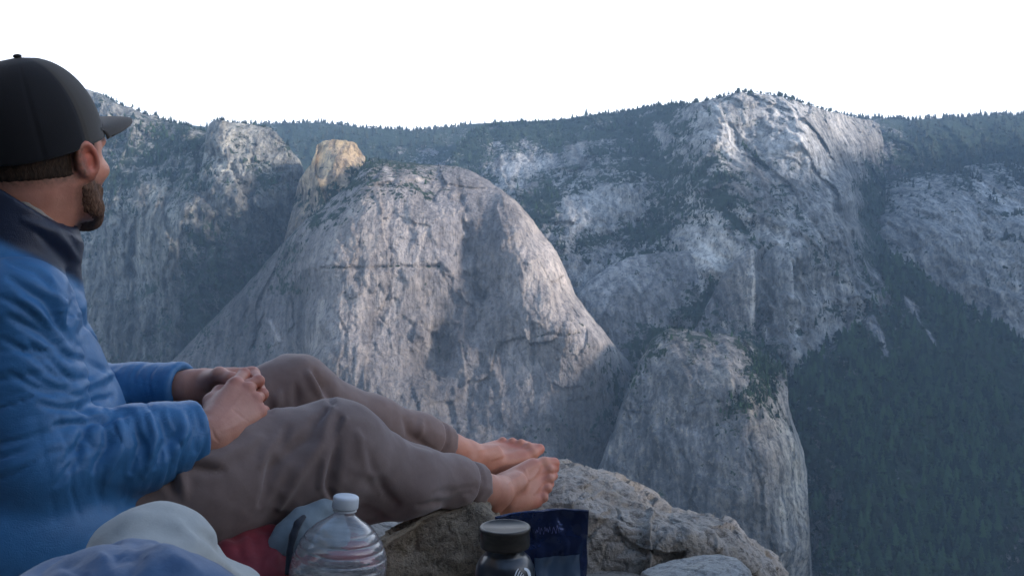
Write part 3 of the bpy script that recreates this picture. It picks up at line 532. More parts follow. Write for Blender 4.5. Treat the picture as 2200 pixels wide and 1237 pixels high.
    skyline('mountain_peak', 1490, 1790, 48, 10, 22, 'small dark conifer on the rounded granite summit at right', 'trees on the summit', 5)
    skyline('mountain_rim', 1800, 2200, 50, 9, 20, 'tiny conifer on the skyline right of the summit', 'trees on the right skyline', 6)


# ------------------------------------------------------------------ implicit surfaces
class Field:
    """signed distances on a grid; shapes blend into one another, then become one mesh"""
    def __init__(s, lo, hi, h):
        s.lo = np.array(lo, float); s.h = h
        s.n = np.ceil((np.array(hi, float) - s.lo) / h).astype(int) + 1
        s.F = np.full(s.n, 0.3, dtype=np.float32)
    def sub(s, lo, hi, pad):
        a = np.clip(np.floor((np.array(lo) - pad - s.lo) / s.h).astype(int), 0, s.n)
        b = np.clip(np.ceil((np.array(hi) + pad - s.lo) / s.h).astype(int) + 1, 0, s.n)
        if np.any(b <= a): return None, None
        ax = [s.lo[i] + s.h * np.arange(a[i], b[i]) for i in range(3)]
        return tuple(slice(a[i], b[i]) for i in range(3)), (ax[0][:, None, None], ax[1][None, :, None], ax[2][None, None, :])
    def put(s, sl, d, k, cut=False):
        if sl is None: return
        A = s.F[sl]; d = d.astype(np.float32)
        if cut:
            d = -d
            if k > 0:
                h = np.clip(0.5 - 0.5 * (d - A) / k, 0, 1); s.F[sl] = A * h + d * (1 - h) + k * h * (1 - h) if False else np.maximum(A, d) + np.maximum(k - np.abs(A - d), 0) ** 2 / (4 * k)
            else: s.F[sl] = np.maximum(A, d)
        elif k > 0: s.F[sl] = np.minimum(A, d) - np.maximum(k - np.abs(A - d), 0) ** 2 / (4 * k)
        else: s.F[sl] = np.minimum(A, d)
    def cone(s, a, b, ra, rb, k=0.01, cut=False):
        a, b = np.array(a, float), np.array(b, float); r = max(ra, rb)
        sl, g = s.sub(np.minimum(a, b) - r, np.maximum(a, b) + r, k + 3 * s.h + 0.004)
        if sl is None: return
        ba = b - a; L = float(ba @ ba) + 1e-12
        px, py, pz = g[0] - a[0], g[1] - a[1], g[2] - a[2]
        t = np.clip((px * ba[0] + py * ba[1] + pz * ba[2]) / L, 0, 1)
        d = np.sqrt((px - t * ba[0]) ** 2 + (py - t * ba[1]) ** 2 + (pz - t * ba[2]) ** 2) - (ra + (rb - ra) * t)
        s.put(sl, d, k, cut)
    def chain(s, pts, rad, k=0.01, cut=False):
        for i in range(len(pts) - 1): s.cone(pts[i], pts[i + 1], rad[i], rad[i + 1], k, cut)
    def ell(s, c, r, k=0.01, M=None, cut=False):
        """ellipsoid; the rows of M are its axes"""
        c = np.array(c, float); r = np.array(r, float); M = np.eye(3) if M is None else np.array(M, float)
        ext = np.sqrt(((M.T * r) ** 2).sum(1))
        sl, g = s.sub(c - ext, c + ext, k + 3 * s.h + 0.004)
        if sl is None: return
        p = [g[i] - c[i] for i in range(3)]
        q = [(p[0] * M[j, 0] + p[1] * M[j, 1] + p[2] * M[j, 2]) for j in range(3)]
        k0 = np.sqrt(sum((q[j] / r[j]) ** 2 for j in range(3)))
        k1 = np.sqrt(sum((q[j] / r[j] ** 2) ** 2 for j in range(3))) + 1e-9
        s.put(sl, k0 * (k0 - 1) / k1, k, cut)
    def func(s, lo, hi, fn, k=0.0, cut=False):
        sl, g = s.sub(lo, hi, k + 3 * s.h)
        if sl is None: return
        s.put(sl, fn(*g), k, cut)
    def mesh(s, smooth=2):
        F = s.F; n = F.shape
        ins = F < 0
        m = np.zeros(tuple(i - 1 for i in n), np.int8)
        offs = [(i, j, k) for i in (0, 1) for j in (0, 1) for k in (0, 1)]
        for i, j, k in offs: m += ins[i:n[0] - 1 + i, j:n[1] - 1 + j, k:n[2] - 1 + k]
        act = (m > 0) & (m < 8)
        C = np.argwhere(act); ids = np.full(act.shape, -1, np.int64); ids[act] = np.arange(len(C))
        acc = np.zeros((len(C), 3)); cnt = np.zeros(len(C))
        val = {o: F[C[:, 0] + o[0], C[:, 1] + o[1], C[:, 2] + o[2]].astype(float) for o in offs}
        for o in offs:
            for ax in range(3):
                if o[ax]: continue
                o2 = tuple(o[i] + (i == ax) for i in range(3))
                a, b = val[o], val[o2]; cr = (a < 0) != (b < 0)
                t = np.where(cr, a / np.where(a == b, 1, a - b), 0)
                p = np.repeat(np.array(o, float)[None], len(C), 0); p[:, ax] += t
                acc[cr] += p[cr]; cnt[cr] += 1
        V = s.lo + s.h * (C + acc / cnt[:, None])
        quads = []
        for ax in range(3):
            b_, c_ = (ax + 1) % 3, (ax + 2) % 3
            sl0 = [slice(None)] * 3; sl1 = [slice(None)] * 3
            sl0[ax] = slice(0, n[ax] - 1); sl1[ax] = slice(1, n[ax])
            for a_ in (b_, c_):
                sl0[a_] = slice(1, n[a_] - 1); sl1[a_] = slice(1, n[a_] - 1)
            i0, i1 = ins[tuple(sl0)], ins[tuple(sl1)]
            E = np.argwhere(i0 != i1)
            if not len(E): continue
            inside = i0[E[:, 0], E[:, 1], E[:, 2]]
            base = E.copy(); base[:, b_] += 1; base[:, c_] += 1
            def q(db, dc):
                k = base.copy(); k[:, b_] -= db; k[:, c_] -= dc
                return ids[k[:, 0], k[:, 1], k[:, 2]]
            Q = np.stack([q(1, 1), q(0, 1), q(0, 0), q(1, 0)], 1)
            Q[~inside] = Q[~inside][:, ::-1]
            quads.append(Q)
        Q = np.concatenate(quads); Q = Q[(Q >= 0).all(1)]
        keep, inv = np.unique(Q, return_inverse=True); V = V[keep]; Q = inv.reshape(Q.shape)
        return relax(V, Q, smooth), Q

def relax(V, Q, it=2, f=0.5):
    e = np.concatenate([np.stack([Q[:, i], Q[:, (i + 1) % Q.shape[1]]], 1) for i in range(Q.shape[1])])
    for _ in range(it):
        acc = np.zeros_like(V); cnt = np.zeros(len(V))
        for i in range(3): acc[:, i] = np.bincount(e[:, 0], V[e[:, 1], i], len(V)) + np.bincount(e[:, 1], V[e[:, 0], i], len(V))
        cnt = np.bincount(e[:, 0], minlength=len(V)) + np.bincount(e[:, 1], minlength=len(V))
        V = V + f * (acc / np.maximum(cnt, 1)[:, None] - V)
    return V

def normals(V, Q):
    n = np.cross(V[Q[:, 2]] - V[Q[:, 0]], V[Q[:, -1]] - V[Q[:, 1]])
    N = np.zeros_like(V)
    for i in range(Q.shape[1]):
        for a in range(3): N[:, a] += np.bincount(Q[:, i], n[:, a], len(V))
    return N / (np.linalg.norm(N, axis=1)[:, None] + 1e-12)

def pix(V):
    return CU + F * V[:, 0] / V[:, 1], CV - F * V[:, 2] / V[:, 1]

def folds(V, Q, items, wob=3.0, facing=True):
    """creases in cloth or skin along traced lines: (points, width, amount in metres)"""
    N = normals(V, Q); u, v = pix(V)
    face = np.clip(-(N * V).sum(1) / np.linalg.norm(V, axis=1) * 2 + 0.5, 0, 1) if facing else 1.0
    uu = u + wob * noise(V[:, 0] * 30, V[:, 1] * 30, V[:, 2] * 30); vv = v + wob * noise(V[:, 0] * 30 + 9, V[:, 1] * 30, V[:, 2] * 30)
    d = np.zeros(len(V))
    for pts, wd, amp in items:
        # taper to the two ends
        p = np.array(pts, float); best = np.full(len(V), 1e9); tt = np.zeros(len(V))
        L = np.concatenate([[0], np.cumsum(np.hypot(*np.diff(p, axis=0).T))])
        for i in range(len(p) - 1):
            a, b = p[i], p[i + 1]; l2 = ((b - a) ** 2).sum()
            t = np.clip(((uu - a[0]) * (b[0] - a[0]) + (vv - a[1]) * (b[1] - a[1])) / l2, 0, 1)
            dd = np.hypot(uu - a[0] - t * (b[0] - a[0]), vv - a[1] - t * (b[1] - a[1]))
            m = dd < best; best = np.where(m, dd, best); tt = np.where(m, (L[i] + t * (L[i + 1] - L[i])) / L[-1], tt)
        w_ = 1.25 * wd * (0.45 + 0.55 * np.sin(np.pi * np.clip(tt * .9 + .05, 0, 1)))
        d += amp * (np.exp(-(best / w_) ** 2) - 0.25 * np.exp(-(best / (2.2 * w_)) ** 2)) * (0.3 + 0.7 * np.sin(np.pi * np.clip(tt, 0.03, .97)) ** 0.6)
    return V + N * (d * face)[:, None]

def unit(v): v = np.array(v, float); return v / np.linalg.norm(v)

# ------------------------------------------------------------------ the seated man
def skin_material():
    m, nt, bs = new_mat('skin'); b = NB(nt)
    n1 = b.noise(b.coord((22, 22, 22)), 1, 4, 0.6); n2 = b.noise(b.coord((140, 140, 140)), 1, 3, 0.6)
    c = b.ramp(n1, [(0.3, (0.42, 0.175, 0.115)), (0.7, (0.54, 0.255, 0.175))])
    c = b.mix(b.math('MULTIPLY', b.attr('red'), 0.85), c, (0.45, 0.115, 0.075))
    c = b.mix(b.math('MULTIPLY', b.attr('stubble'), b.ramp(n2, [(0.3, 1.0), (0.75, 0.45)])), c, (0.085, 0.045, 0.026))
    c = b.mix(b.attr('nail'), c, (0.58, 0.36, 0.30))
    nt.links.new(c, bs.inputs['Base Color'])
    bs.inputs['Roughness'].default_value = 0.52
    bs.inputs['Subsurface Weight'].default_value = 0.18
    bs.inputs['Subsurface Radius'].default_value = (0.010, 0.004, 0.002)
    nt.links.new(b.bump(b.math('ADD', n2, b.noise(b.coord((420, 420, 420)), 1, 2, 0.5)), 0.25, 0.0015), bs.inputs['Normal'])
    return m
def cloth_material(name, c0, c1, weave=900, rough=0.8, sheen=0.2, big=9.0, bstr=0.15):
    m, nt, bs = new_mat(name); b = NB(nt)
    n1 = b.noise(b.coord((big, big, big)), 1, 5, 0.6); n2 = b.noise(b.coord((weave, weave, weave)), 1, 2, 0.6)
    n3 = b.noise(b.coord((55, 55, 55)), 1, 4, 0.6)
    f = b.math('ADD', b.math('MULTIPLY', n1, 0.6), b.math('MULTIPLY', n3, 0.4))
    nt.links.new(b.ramp(f, [(0.3, c0), (0.7, c1)]), bs.inputs['Base Color'])
    bs.inputs['Roughness'].default_value = rough
    bs.inputs['Sheen Weight'].default_value = sheen
    bs.inputs['Specular IOR Level'].default_value = 0.3
    nt.links.new(b.bump(b.math('ADD', n2, b.math('MULTIPLY', n3, 2.5)), bstr, 0.002), bs.inputs['Normal'])
    return m

Hc = P(93, 342, 1.27)                        # between the ears
_az, _pt = R(6), R(9)
hf = np.array([math.sin(_az) * math.cos(_pt), math.cos(_az) * math.cos(_pt), math.sin(_pt)])
hl = np.array([-math.cos(_az), math.sin(_az), 0]); hu = np.cross(hf, hl)
HM = np.stack([hf, hl, hu])
HW = lambda x, y, z: Hc + x * hf + y * hl + z * hu
def HL(V): return (V - Hc) @ HM.T

C0 = np.array([-0.82, 1.27, -0.035])
tf = unit((0.74, 0.67, 0)); tl = np.array([-tf[1], tf[0], 0]); TM = np.stack([tf, tl, [0, 0, 1.0]])
Rsh, Lsh = C0 - 0.185 * tl + (0, 0, .02), C0 + 0.185 * tl + (0, 0, .02)
Rel, Rwr = P(92, 1000, 1.10), P(468, 920, 1.27)
Lel, Lwr = np.array([-0.80, 1.47, -0.20]), P(438, 834, 1.425)
NB0, NB1 = P(40, 520, 1.26), P(80, 390, 1.265)
PEL = np.array([-0.76, 1.26, -0.36])
RHip, LHip = np.array([-0.70, 1.19, -0.36]), np.array([-0.79, 1.36, -0.345])
RKn, RFt = P(722, 958, 1.42), P(1066, 1058, 1.73)
RAn = RFt + .056 * unit(RKn - RFt)
LKn, LFt = P(634, 842, 1.56), P(1000, 974, 1.86)
LAn = LFt + .062 * unit(LKn - LFt)

def hand(Fd, wrist, fwd, dorsal, side, curl, thumb, spread=0.06, sc=1.0, fore=None):
    x = unit(fwd); z = np.array(dorsal, float); z = unit(z - x * (x @ z)); y = np.cross(x, z) * side
    W = lambda a, b_, c: wrist + sc * (a * x + b_ * y + c * z)
    mc = [(.090, .030, .002), (.094, .009, .005), (.088, -.012, .003), (.079, -.031, -.002)]
    ln = [(.045, .027, .021), (.050, .031, .022), (.046, .029, .021), (.036, .022, .019)]
    rd = [(.0112, .0098, .0088, .0074), (.0116, .0100, .0090, .0076), (.0110, .0096, .0086, .0072), (.0098, .0085, .0076, .0065)]
    if fore is not None: Fd.chain([fore, W(-.02, 0, 0)], [.036, .029], .02); Fd.cone(W(-.02, 0, 0), W(.005, 0, 0), .029, .027, .02)
    for (mx_, my, mz) in mc:
        Fd.cone(W(.004, my * .5, 0), W(mx_ - .006, my, mz - .002), .0205, .0128, .014)
    Fd.ell(W(.048, 0, -.007), (.044 * sc, .036 * sc, .014 * sc), .012, np.stack([x, y, z]))
    Fd.ell(W(.035, .024, -.013), (.034 * sc, .015 * sc, .016 * sc), .012, np.stack([unit(x + .35 * y), unit(y - .35 * x), z]))
    Fd.ell(W(.045, -.029, -.008), (.038 * sc, .011 * sc, .014 * sc), .010, np.stack([x, y, z]))
    marks = []
    for i in range(4):
        p = np.array(mc[i]); ang = 0; sp = (1.5 - i) * spread
        Fd.ell(W(*p), (.0125 * sc, .0118 * sc, .0122 * sc), .006, np.stack([x, y, z])); pts = [W(*p)]
        for j in range(3):
            ang += curl[i][j]
            dlt = np.array([math.cos(ang) * math.cos(sp), math.sin(sp), -math.sin(ang)])
            p = p + dlt * ln[i][j]; pts.append(W(*p))
        r = [a * sc for a in rd[i]]
        Fd.cone(pts[0], pts[1], r[0], r[1], .005); Fd.cone(pts[1], pts[2], r[1], r[2], .003); Fd.cone(pts[2], pts[3], r[2], r[3], .003)
        Fd.ell(pts[1], (r[1] * 1.10,) * 3, .003); marks += [(pts[0], .014), (pts[1], .013), (pts[3], .011)]
    tp = [W(*q) for q in thumb]
    Fd.chain(tp, [.0165 * sc, .0135 * sc, .0118 * sc, .0088 * sc], .007); marks += [(tp[2], .012), (tp[3], .014)]
    return marks

def foot(Fd, ank, toe, yhint, right, shin):
    w_ = unit(toe - ank); y = np.array(yhint, float); y = unit(y - w_ * (w_ @ y))
    zp = np.cross(w_, y) if right else np.cross(y, w_)
    x = .958 * w_ + .287 * zp; z = .958 * zp - .287 * w_
    O = ank - .045 * x - .08 * z
    W = lambda a, b_, c: O + a * x + b_ * y + c * z
    M = np.stack([x, y, z])
    Fd.chain([shin, ank + .3 * (shin - ank), ank], [.037, .0315, .034], .02)
    Fd.ell(W(.004, 0, .028), (.036, .029, .032), .02, M)
    Fd.cone(W(.008, 0, .05), .5 * (W(-.005, 0, .07) + ank + .35 * (shin - ank)), .022, .016, .02)          # heel cord
    Fd.ell(W(.040, .031, .082), (.014, .009, .014), .008, M); Fd.ell(W(.032, -.031, .074), (.013, .009, .015), .008, M)
    Fd.cone(W(.04, .002, .068), W(.115, .008, .048), .034, .026, .02)
    mt = [(.186, .032, .018), (.192, .011, .017), (.185, -.008, .016), (.173, -.025, .014), (.158, -.040, .012)]
    mr = [.0185, .0138, .0130, .0122, .0122]
    for p, r in zip(mt, mr): Fd.cone(W(.085, p[1] * .55, .036), W(*p), .024, r, .012)
    Fd.chain([W(.005, -.014, .02), W(.09, -.030, .017), W(*mt[4])], [.024, .018, .0125], .015)
    Fd.chain([W(.005, .014, .022), W(.09, .020, .030), W(*mt[0])], [.024, .018, .017], .015)
    marks = []
    tl_ = [(.057, .0155, .0132), (.049, .0112, .0102), (.045, .0107, .0098), (.040, .0103, .0094), (.034, .0100, .0092)]
    for i, (p, (L, r0, r1)) in enumerate(zip(mt, tl_)):
        p = np.array(p); sp = .12 * (1.4 - i) * (.6 if i == 0 else 1)
        a = p + np.array([L * .55, -L * sp * .3 * (1 if i == 0 else -.4), .009 if i else .003]); e = p + np.array([L, -L * .16 if i == 0 else L * .10 * (i - 1), -.004 if i else -.001])
        Fd.cone(W(*p), W(*a), r0 * 1.08, r0, .005); Fd.cone(W(*a), W(*e), r0, r1, .003)
        Fd.ell(W(*e), (r1 * 1.08, r1 * 1.02, r1), .002, M); marks += [(W(*e), .019 if i == 0 else .013), (W(*p), .018)]
    marks.append((W(.01, 0, .02), .04))
    return marks, M, O

def head_shape(H, red, ears=True):
    H.ell(HW(-.008, 0, .045), (.097, .077, .088), .02, HM)
    H.ell(HW(.030, 0, .010), (.066, .066, .085), .02, HM)
    H.ell(HW(.045, 0, -.050), (.048, .052, .062), .025, HM)
    H.ell(HW(.074, 0, -.092), (.021, .026, .020), .02, HM)
    for s in (-1, 1):
        H.chain([HW(.000, s * .058, -.045), HW(.018, s * .055, -.078), HW(.070, s * .022, -.098)], [.018, .016, .015], .02)
        H.ell(HW(.068, s * .042, -.018), (.022, .020, .016), .018, HM)          # cheek bone
        H.cone(HW(.088, s * .012, .030), HW(.076, s * .050, .030), .010, .009, .012)   # brow
        H.ell(HW(.088, s * .032, .008), (.014, .018, .011), .010, HM, cut=True)
        H.ell(HW(.077, s * .031, .008), (.0125, .0125, .0125), .003)
        H.cone(HW(.088, s * .022, .0155), HW(.084, s * .042, .015), .004, .004, .004)
        H.cone(HW(.088, s * .022, .001), HW(.084, s * .041, .001), .003, .003, .003)
        H.ell(HW(.104, s * .011, -.033), (.010, .008, .008), .006, HM)
        if not ears: continue
        # ear: plate, rim, lobe, hollow
        E = unit(hl * s * 0.93 - hf * 0.36); ea = unit(hu + .22 * -hf); eb = np.cross(E, ea); EM = np.stack([ea, eb, E])
        ec = HW(-.014, s * .081, -.003)
        H.ell(ec, (.026, .0155, .006), .006, EM)
        rim = [ec + .0255 * math.cos(t) * ea + .0155 * math.sin(t) * eb * (1 if s > 0 else 1) + .004 * E for t in np.linspace(-2.5, 2.5, 15)]
        if eb @ hf > 0: rim = [ec + .0255 * math.cos(t) * ea - .0155 * math.sin(t) * eb + .004 * E for t in np.linspace(-2.4, 1.9, 13)]
        H.chain(rim, [.0042] * len(rim), .003)
        H.ell(ec - .024 * ea + .004 * hf, (.009, .008, .0055), .005, EM)
        H.ell(ec + .004 * E + .004 * hf, (.014, .008, .0055), .004, EM, cut=True)
        H.cone(ec - .01 * E, HW(-.004, s * .066, -.004), .013, .016, .006)
        red.append((ec, .036))
    H.chain([HW(.090, 0, .022), HW(.106, 0, -.010), HW(.117, 0, -.030)], [.008, .0095, .0115], .010)
    H.ell(HW(.092, 0, -.062), (.012, .024, .007), .006, HM); H.ell(HW(.090, 0, -.073), (.012, .021, .007), .006, HM)
    H.cone(HW(.108, -.022, -.0675), HW(.108, .022, -.0675), .0025, .0025, .003, cut=True)
    H.chain([HW(-.030, 0, -.03), NB1 + .2 * (NB0 - NB1), NB0], [.062, .058, .068], .025)
    for s in (-1, 1): H.cone(HW(-.015, s * .055, -.04), NB0 + .02 * tf, .016, .018, .02)
    H.ell(HW(.035, 0, -.125), (.018, .016, .018), .015, HM)


def k_hair(x, y, z):
    n = .0014 * noise(x * 150, y * 150, z * 50)
    back = np.maximum(x + .022 + .25 * (z + .02), -z - .036 + .10 * (x + .09)) + n
    side = np.maximum(np.maximum(np.abs(x - .016) - .0085, -z - .020), -(np.abs(y) - .04)) + n
    return np.maximum(np.minimum(back, side), z - .08)
def k_beard(x, y, z):
    n = .003 * noise(x * 140, y * 140, z * 60)
    top = z + .028 + .30 * (x - .012) + .9 * np.maximum(.006 - x, 0) + .35 * np.maximum(x - .07, 0)
    rear = -x - .024 + .55 * np.maximum(-.045 - z, 0) + 1.3 * np.maximum(-.088 - z, 0)
    lip = np.where(x > .088, np.abs(z + .067) * -1 + .012, -1.0)
    return np.maximum(np.maximum(np.maximum(top, rear), -z - .135), lip) + n

def build_person():
    skin = skin_material()
    pieces = []
    red_marks = []
    # ---- head and neck
    H = Field(Hc + (-.17, -.17, -.32), Hc + (.17, .18, .17), .0026)
    head_shape(H, red_marks)
    V, Q = H.mesh(3); L = HL(V)
    stub = np.clip((0.035 - L[:, 2]) / .03, 0, 1) * np.clip((L[:, 2] + .055 + .5 * (L[:, 0] + .05)) / .03, 0, 1) * np.clip((-.022 - L[:, 0]) / .02, 0, 1) * .9 * (np.abs(L[:, 1]) < .075)
    stub = np.maximum(np.maximum(.8 * stub, .85 * np.clip(1 - k_beard(*L.T) / .014, 0, 1)), .9 * np.clip(1 - k_hair(*L.T) / .016, 0, 1))
    pieces.append((V, Q, stub))
    # ---- hands and forearms
    G = Field((-.66, 1.18, -.36), (-.34, 1.56, -.07), .0018)
    c_ = lambda a, b_, c: (R(a), R(b_), R(c))
    mR = P(510, 876, 1.315) - Rwr
    rm = hand(G, Rwr, mR, (0.38, -0.86, 0.34), -1, [c_(20, 92, 45), c_(27, 94, 45), c_(34, 92, 45), c_(42, 88, 45)],
              [(.022, .020, -.012), (.050, .040, -.020), (.080, .042, -.026), (.104, .034, -.030)], sc=.98, fore=Rel + .45 * (Rwr - Rel))
    V, Q = G.mesh(2)
    V = folds(V, Q, [([(470, 905), (495, 880), (518, 850)], 5, .0009), ([(474, 915), (505, 895), (530, 874)], 5, .0009), ([(478, 925), (508, 912), (530, 898)], 5, .0008), ([(500, 880), (520, 895), (535, 905)], 3, -.001), ([(455, 920), (462, 940), (470, 948)], 3, -.0014)], wob=1.5)
    pieces.append((V, Q, None)); red_marks += rm
    G = Field((-.66, 1.18, -.36), (-.34, 1.56, -.07), .0018)
    mL = P(570, 838, 1.42) - Lwr
    rm = hand(G, Lwr, mL, (0.10, 0.95, 0.30), 1, [c_(58, 62, 34), c_(60, 60, 32), c_(62, 58, 32), c_(64, 56, 30)],
              [(.018, .022, -.012), (.044, .040, -.030), (.072, .040, -.046), (.098, .030, -.056)], sc=1.0, fore=Lel + .4 * (Lwr - Lel))
    V, Q = G.mesh(2)
    pieces.append((V, Q, None)); red_marks += rm
    # ---- feet
    footM = {}
    for nm, an, toe, yh, rt, kn in (('n', RFt, P(1202, 1012, 1.88), (-.25, .50, .80), True, RKn), ('f', LFt, P(1181, 944, 2.02), (.50, -.55, -.42), False, LKn)):
        lo = np.minimum(an, toe) - .12; hi = np.maximum(an, toe) + .12
        G = Field(lo, hi, .0024)
        rm, M, O = foot(G, an, toe, yh, rt, an + .16 * unit(kn - an))
        V, Q = G.mesh(2)
        if nm == 'n': V = folds(V, Q, [([(1120, 1052), (1135, 1030), (1150, 1020), (1160, 1000)], 4, .0022), ([(1135, 1030), (1128, 1008)], 3.5, .002), ([(1148, 1060), (1165, 1035), (1180, 1020)], 4, .0018), ([(1090, 1040), (1130, 1010), (1170, 985)], 4, .0018)], wob=2)
        else: V = folds(V, Q, [([(1030, 968), (1080, 955), (1120, 945)], 4, .002), ([(1060, 985), (1100, 972), (1150, 955)], 4, .002)], wob=2)
        pieces.append((V, Q, None)); red_marks += rm
    # ---- the rest of the body, under the clothes
    B = Field((-1.06, .98, -.50), (.0, 1.95, .16), .009)
    B.ell(C0 + (0, 0, -.09), (.10, .155, .17), .03, TM); B.ell((-.775, 1.275, -.24), (.10, .14, .14), .04, TM); B.ell(PEL, (.11, .15, .085), .03, TM)
    B.cone(C0, NB1, .06, .05, .03); B.cone(Lsh, Rsh, .05, .05, .03)
    for a, e, w2 in ((Rsh, Rel, Rwr), (Lsh, Lel, Lwr)): B.chain([a, e, e + .9 * (w2 - e)], [.05, .04, .03], .02)
    for h_, k_, a_ in ((RHip, RKn, RAn), (LHip, LKn, LAn)): B.chain([h_, k_, k_ + .85 * (a_ - k_)], [.075, .050, .033], .02)
    V, Q = B.mesh(2); pieces.append((V, Q, None))
    Vs, Qs, St, off = [], [], [], 0
    core = pieces.pop(); pieces.insert(0, core)
    for V, Q, s in pieces:
        Vs.append(V); Qs.append(Q + off); off += len(V); St.append(np.zeros(len(V)) if s is None else s)
    # join every piece to the trunk so that the body is one surface
    links = []; offs = np.cumsum([0] + [len(x) for x in Vs]); core = Vs[0]
    for i in range(1, len(Vs)):
        d_ = Vs[i][::7]; near = [(np.min(((core - p) ** 2).sum(1)), k) for k, p in enumerate(d_[::5])]
        k = min(near)[1] * 35; c = int(np.argmin(((core - Vs[i][k]) ** 2).sum(1)))
        q = Qs[i][np.argmax((Qs[i] == k + offs[i]).any(1))]; qc = Qs[0][np.argmax((Qs[0] == c).any(1))]
        links.append([q[0], q[1], qc[1], qc[0]])
    Qs.append(np.array(links))
    V = np.concatenate(Vs); red = np.zeros(len(V))
    for c, r in red_marks: red = np.maximum(red, np.exp(-(((V - c) ** 2).sum(1)) / r ** 2))
    root = mesh_obj('person', V, np.concatenate(Qs), skin, attrs={'red': red, 'stubble': np.concatenate(St), 'nail': np.zeros(len(V))})
    tag(root, 'bearded barefoot man in a blue jacket, brown trousers and black cap, sitting and looking away', 'person')

    # ---- hair at the nape and temple, beard
    def rough_shell(name, H, cuts, c0, c1, amp, fr):
        V, Q = H.mesh(1); N = normals(V, Q)
        V = V + N * (amp * fbm(V[:, 0] * fr, V[:, 1] * fr, V[:, 2] * fr * .5, 3))[:, None]
        m, nt, bs = new_mat(name); b = NB(nt)
        n = b.noise(b.coord((260, 260, 90)), 1, 4, 0.65)
        nt.links.new(b.ramp(n, [(0.35, c0), (0.68, c1)]), bs.inputs['Base Color'])
        bs.inputs['Roughness'].default_value = .75; bs.inputs['Specular IOR Level'].default_value = .2
        nt.links.new(b.bump(n, .8, .004), bs.inputs['Normal'])
        return mesh_obj(name, V, Q, m, root)
    def shell(name, thick, keep, c0, c1, amp, fr):
        H = Field(Hc + (-.14, -.15, -.17), Hc + (.14, .16, .14), .0026)
        head_shape(H, [], ears=False)
        H.F -= thick
        def fn(x, y, z):
            d = (x - Hc[0], y - Hc[1], z - Hc[2]); lx, ly, lz = (sum(d[i] * m[i] for i in range(3)) for m in HM)
            return -keep(lx, ly, lz)
        H.func(Hc - .4, Hc + .4, fn, .010, cut=True)
        return rough_shell(name, H, None, c0, c1, amp, fr)
    shell('hair', .0022, k_hair, (0.014, 0.009, 0.006), (0.050, 0.031, 0.020), .0008, 300)
    shell('beard', .0034, k_beard, (0.055, 0.030, 0.020), (0.175, 0.098, 0.062), .0014, 330)

    # ---- cap: crown of panels, brim, button
    mcap, nt, bs = new_mat('cap_cloth'); b = NB(nt)
    n2 = b.noise(b.coord((700, 700, 700)), 1, 2, .6)
    nt.links.new(b.mix(b.attr('front'), (0.0075, 0.0085, 0.011), (0.045, 0.044, 0.041)), bs.inputs['Base Color'])
    bs.inputs['Roughness'].default_value = .85; bs.inputs['Sheen Weight'].default_value = .15; bs.inputs['Specular IOR Level'].default_value = .2
    nt.links.new(b.bump(n2, .3, .0015), bs.inputs['Normal'])
    tilt = R(13)
    cf = hf * math.cos(tilt) + hu * math.sin(tilt); cu = np.cross(cf, hl); CC = HW(-.004, 0, .024)
    na, nr_ = 180, 36; rows = []; fr = []
    for j in range(nr_ + 1):
        t = j / nr_
        for i in range(na):
            a = 2 * math.pi * i / na
            rr = (1 - t ** 2.45) ** (1 / 2.15); zz = .133 * t
            rf = .104 if math.cos(a) > 0 else .103
            sd_ = min(abs(((a - q_ + math.pi) % (2 * math.pi)) - math.pi) for q_ in (R(97), R(-97), R(-139), R(139), R(180)))
            g = 1 - .020 * math.exp(-sd_ ** 2 / .0011) * (t < .97)
            puff = 1 + .012 * math.sin(min(1, t * 1.2) * math.pi) + .008 * noise(math.cos(a) * 2.2, math.sin(a) * 2.2, zz * 14)
            if t < .10: g *= 1.006
            rows.append(CC + cf * (rf * math.cos(a) * rr * g * puff) + hl * (.087 * math.sin(a) * rr * g * puff) + cu * (zz - .002 + .010 * max(0, -math.cos(a)) * -1 * (1 - t)))
            fr.append(1.0 if math.cos(a) > math.cos(R(97)) and t > .0 else 0.0)
    V = np.array(rows); Vi = CC + (V - CC) * .972
    idx = np.arange(len(V)).reshape(nr_ + 1, na); nx = np.roll(idx, -1, 1)
    Fo = np.stack([idx[:-1], nx[:-1], nx[1:], idx[1:]], -1).reshape(-1, 4); n0 = len(V)
    Fi = Fo[:, ::-1] + n0; Fr = np.stack([idx[0] + n0, nx[0] + n0, nx[0], idx[0]], -1)
    cap = mesh_obj('cap', np.concatenate([V, Vi]), np.concatenate([Fo, Fi, Fr]), mcap, root, attrs={'front': np.array(fr + fr)})
    bv, fb = [], []
    nb_, mb_ = 40, 14
    for layer in (0, 1):
        for j in range(mb_ + 1):
            for i in range(nb_ + 1):
                a = -R(66) + R(132) * i / nb_; t = j / mb_
                prof = max(0, math.cos(a * 1.30)) ** .85
                bx = .1045 * math.cos(a) + .132 * t * prof; by = .0880 * math.sin(a) * (1 - .05 * t)
                bz = .016 - .016 * t * t - .14 * abs(by) ** 1.6 * (0.5 + t) - .0032 * layer
                bv.append(CC + cf * bx + hl * by + cu * bz)
    n1 = (mb_ + 1) * (nb_ + 1); idx = np.arange(n1).reshape(mb_ + 1, nb_ + 1)
    top = np.stack([idx[:-1, :-1], idx[1:, :-1], idx[1:, 1:], idx[:-1, 1:]], -1).reshape(-1, 4)
    bo = np.concatenate([idx[0], idx[1:, -1], idx[-1, -2::-1], idx[-2:0:-1, 0]]); b2 = np.roll(bo, -1)
    mesh_obj('brim', np.array(bv), np.concatenate([top, top[:, ::-1] + n1, np.stack([bo, b2, b2 + n1, bo + n1], 1)]), mcap, cap, attrs={'front': np.full(len(bv), .7)})
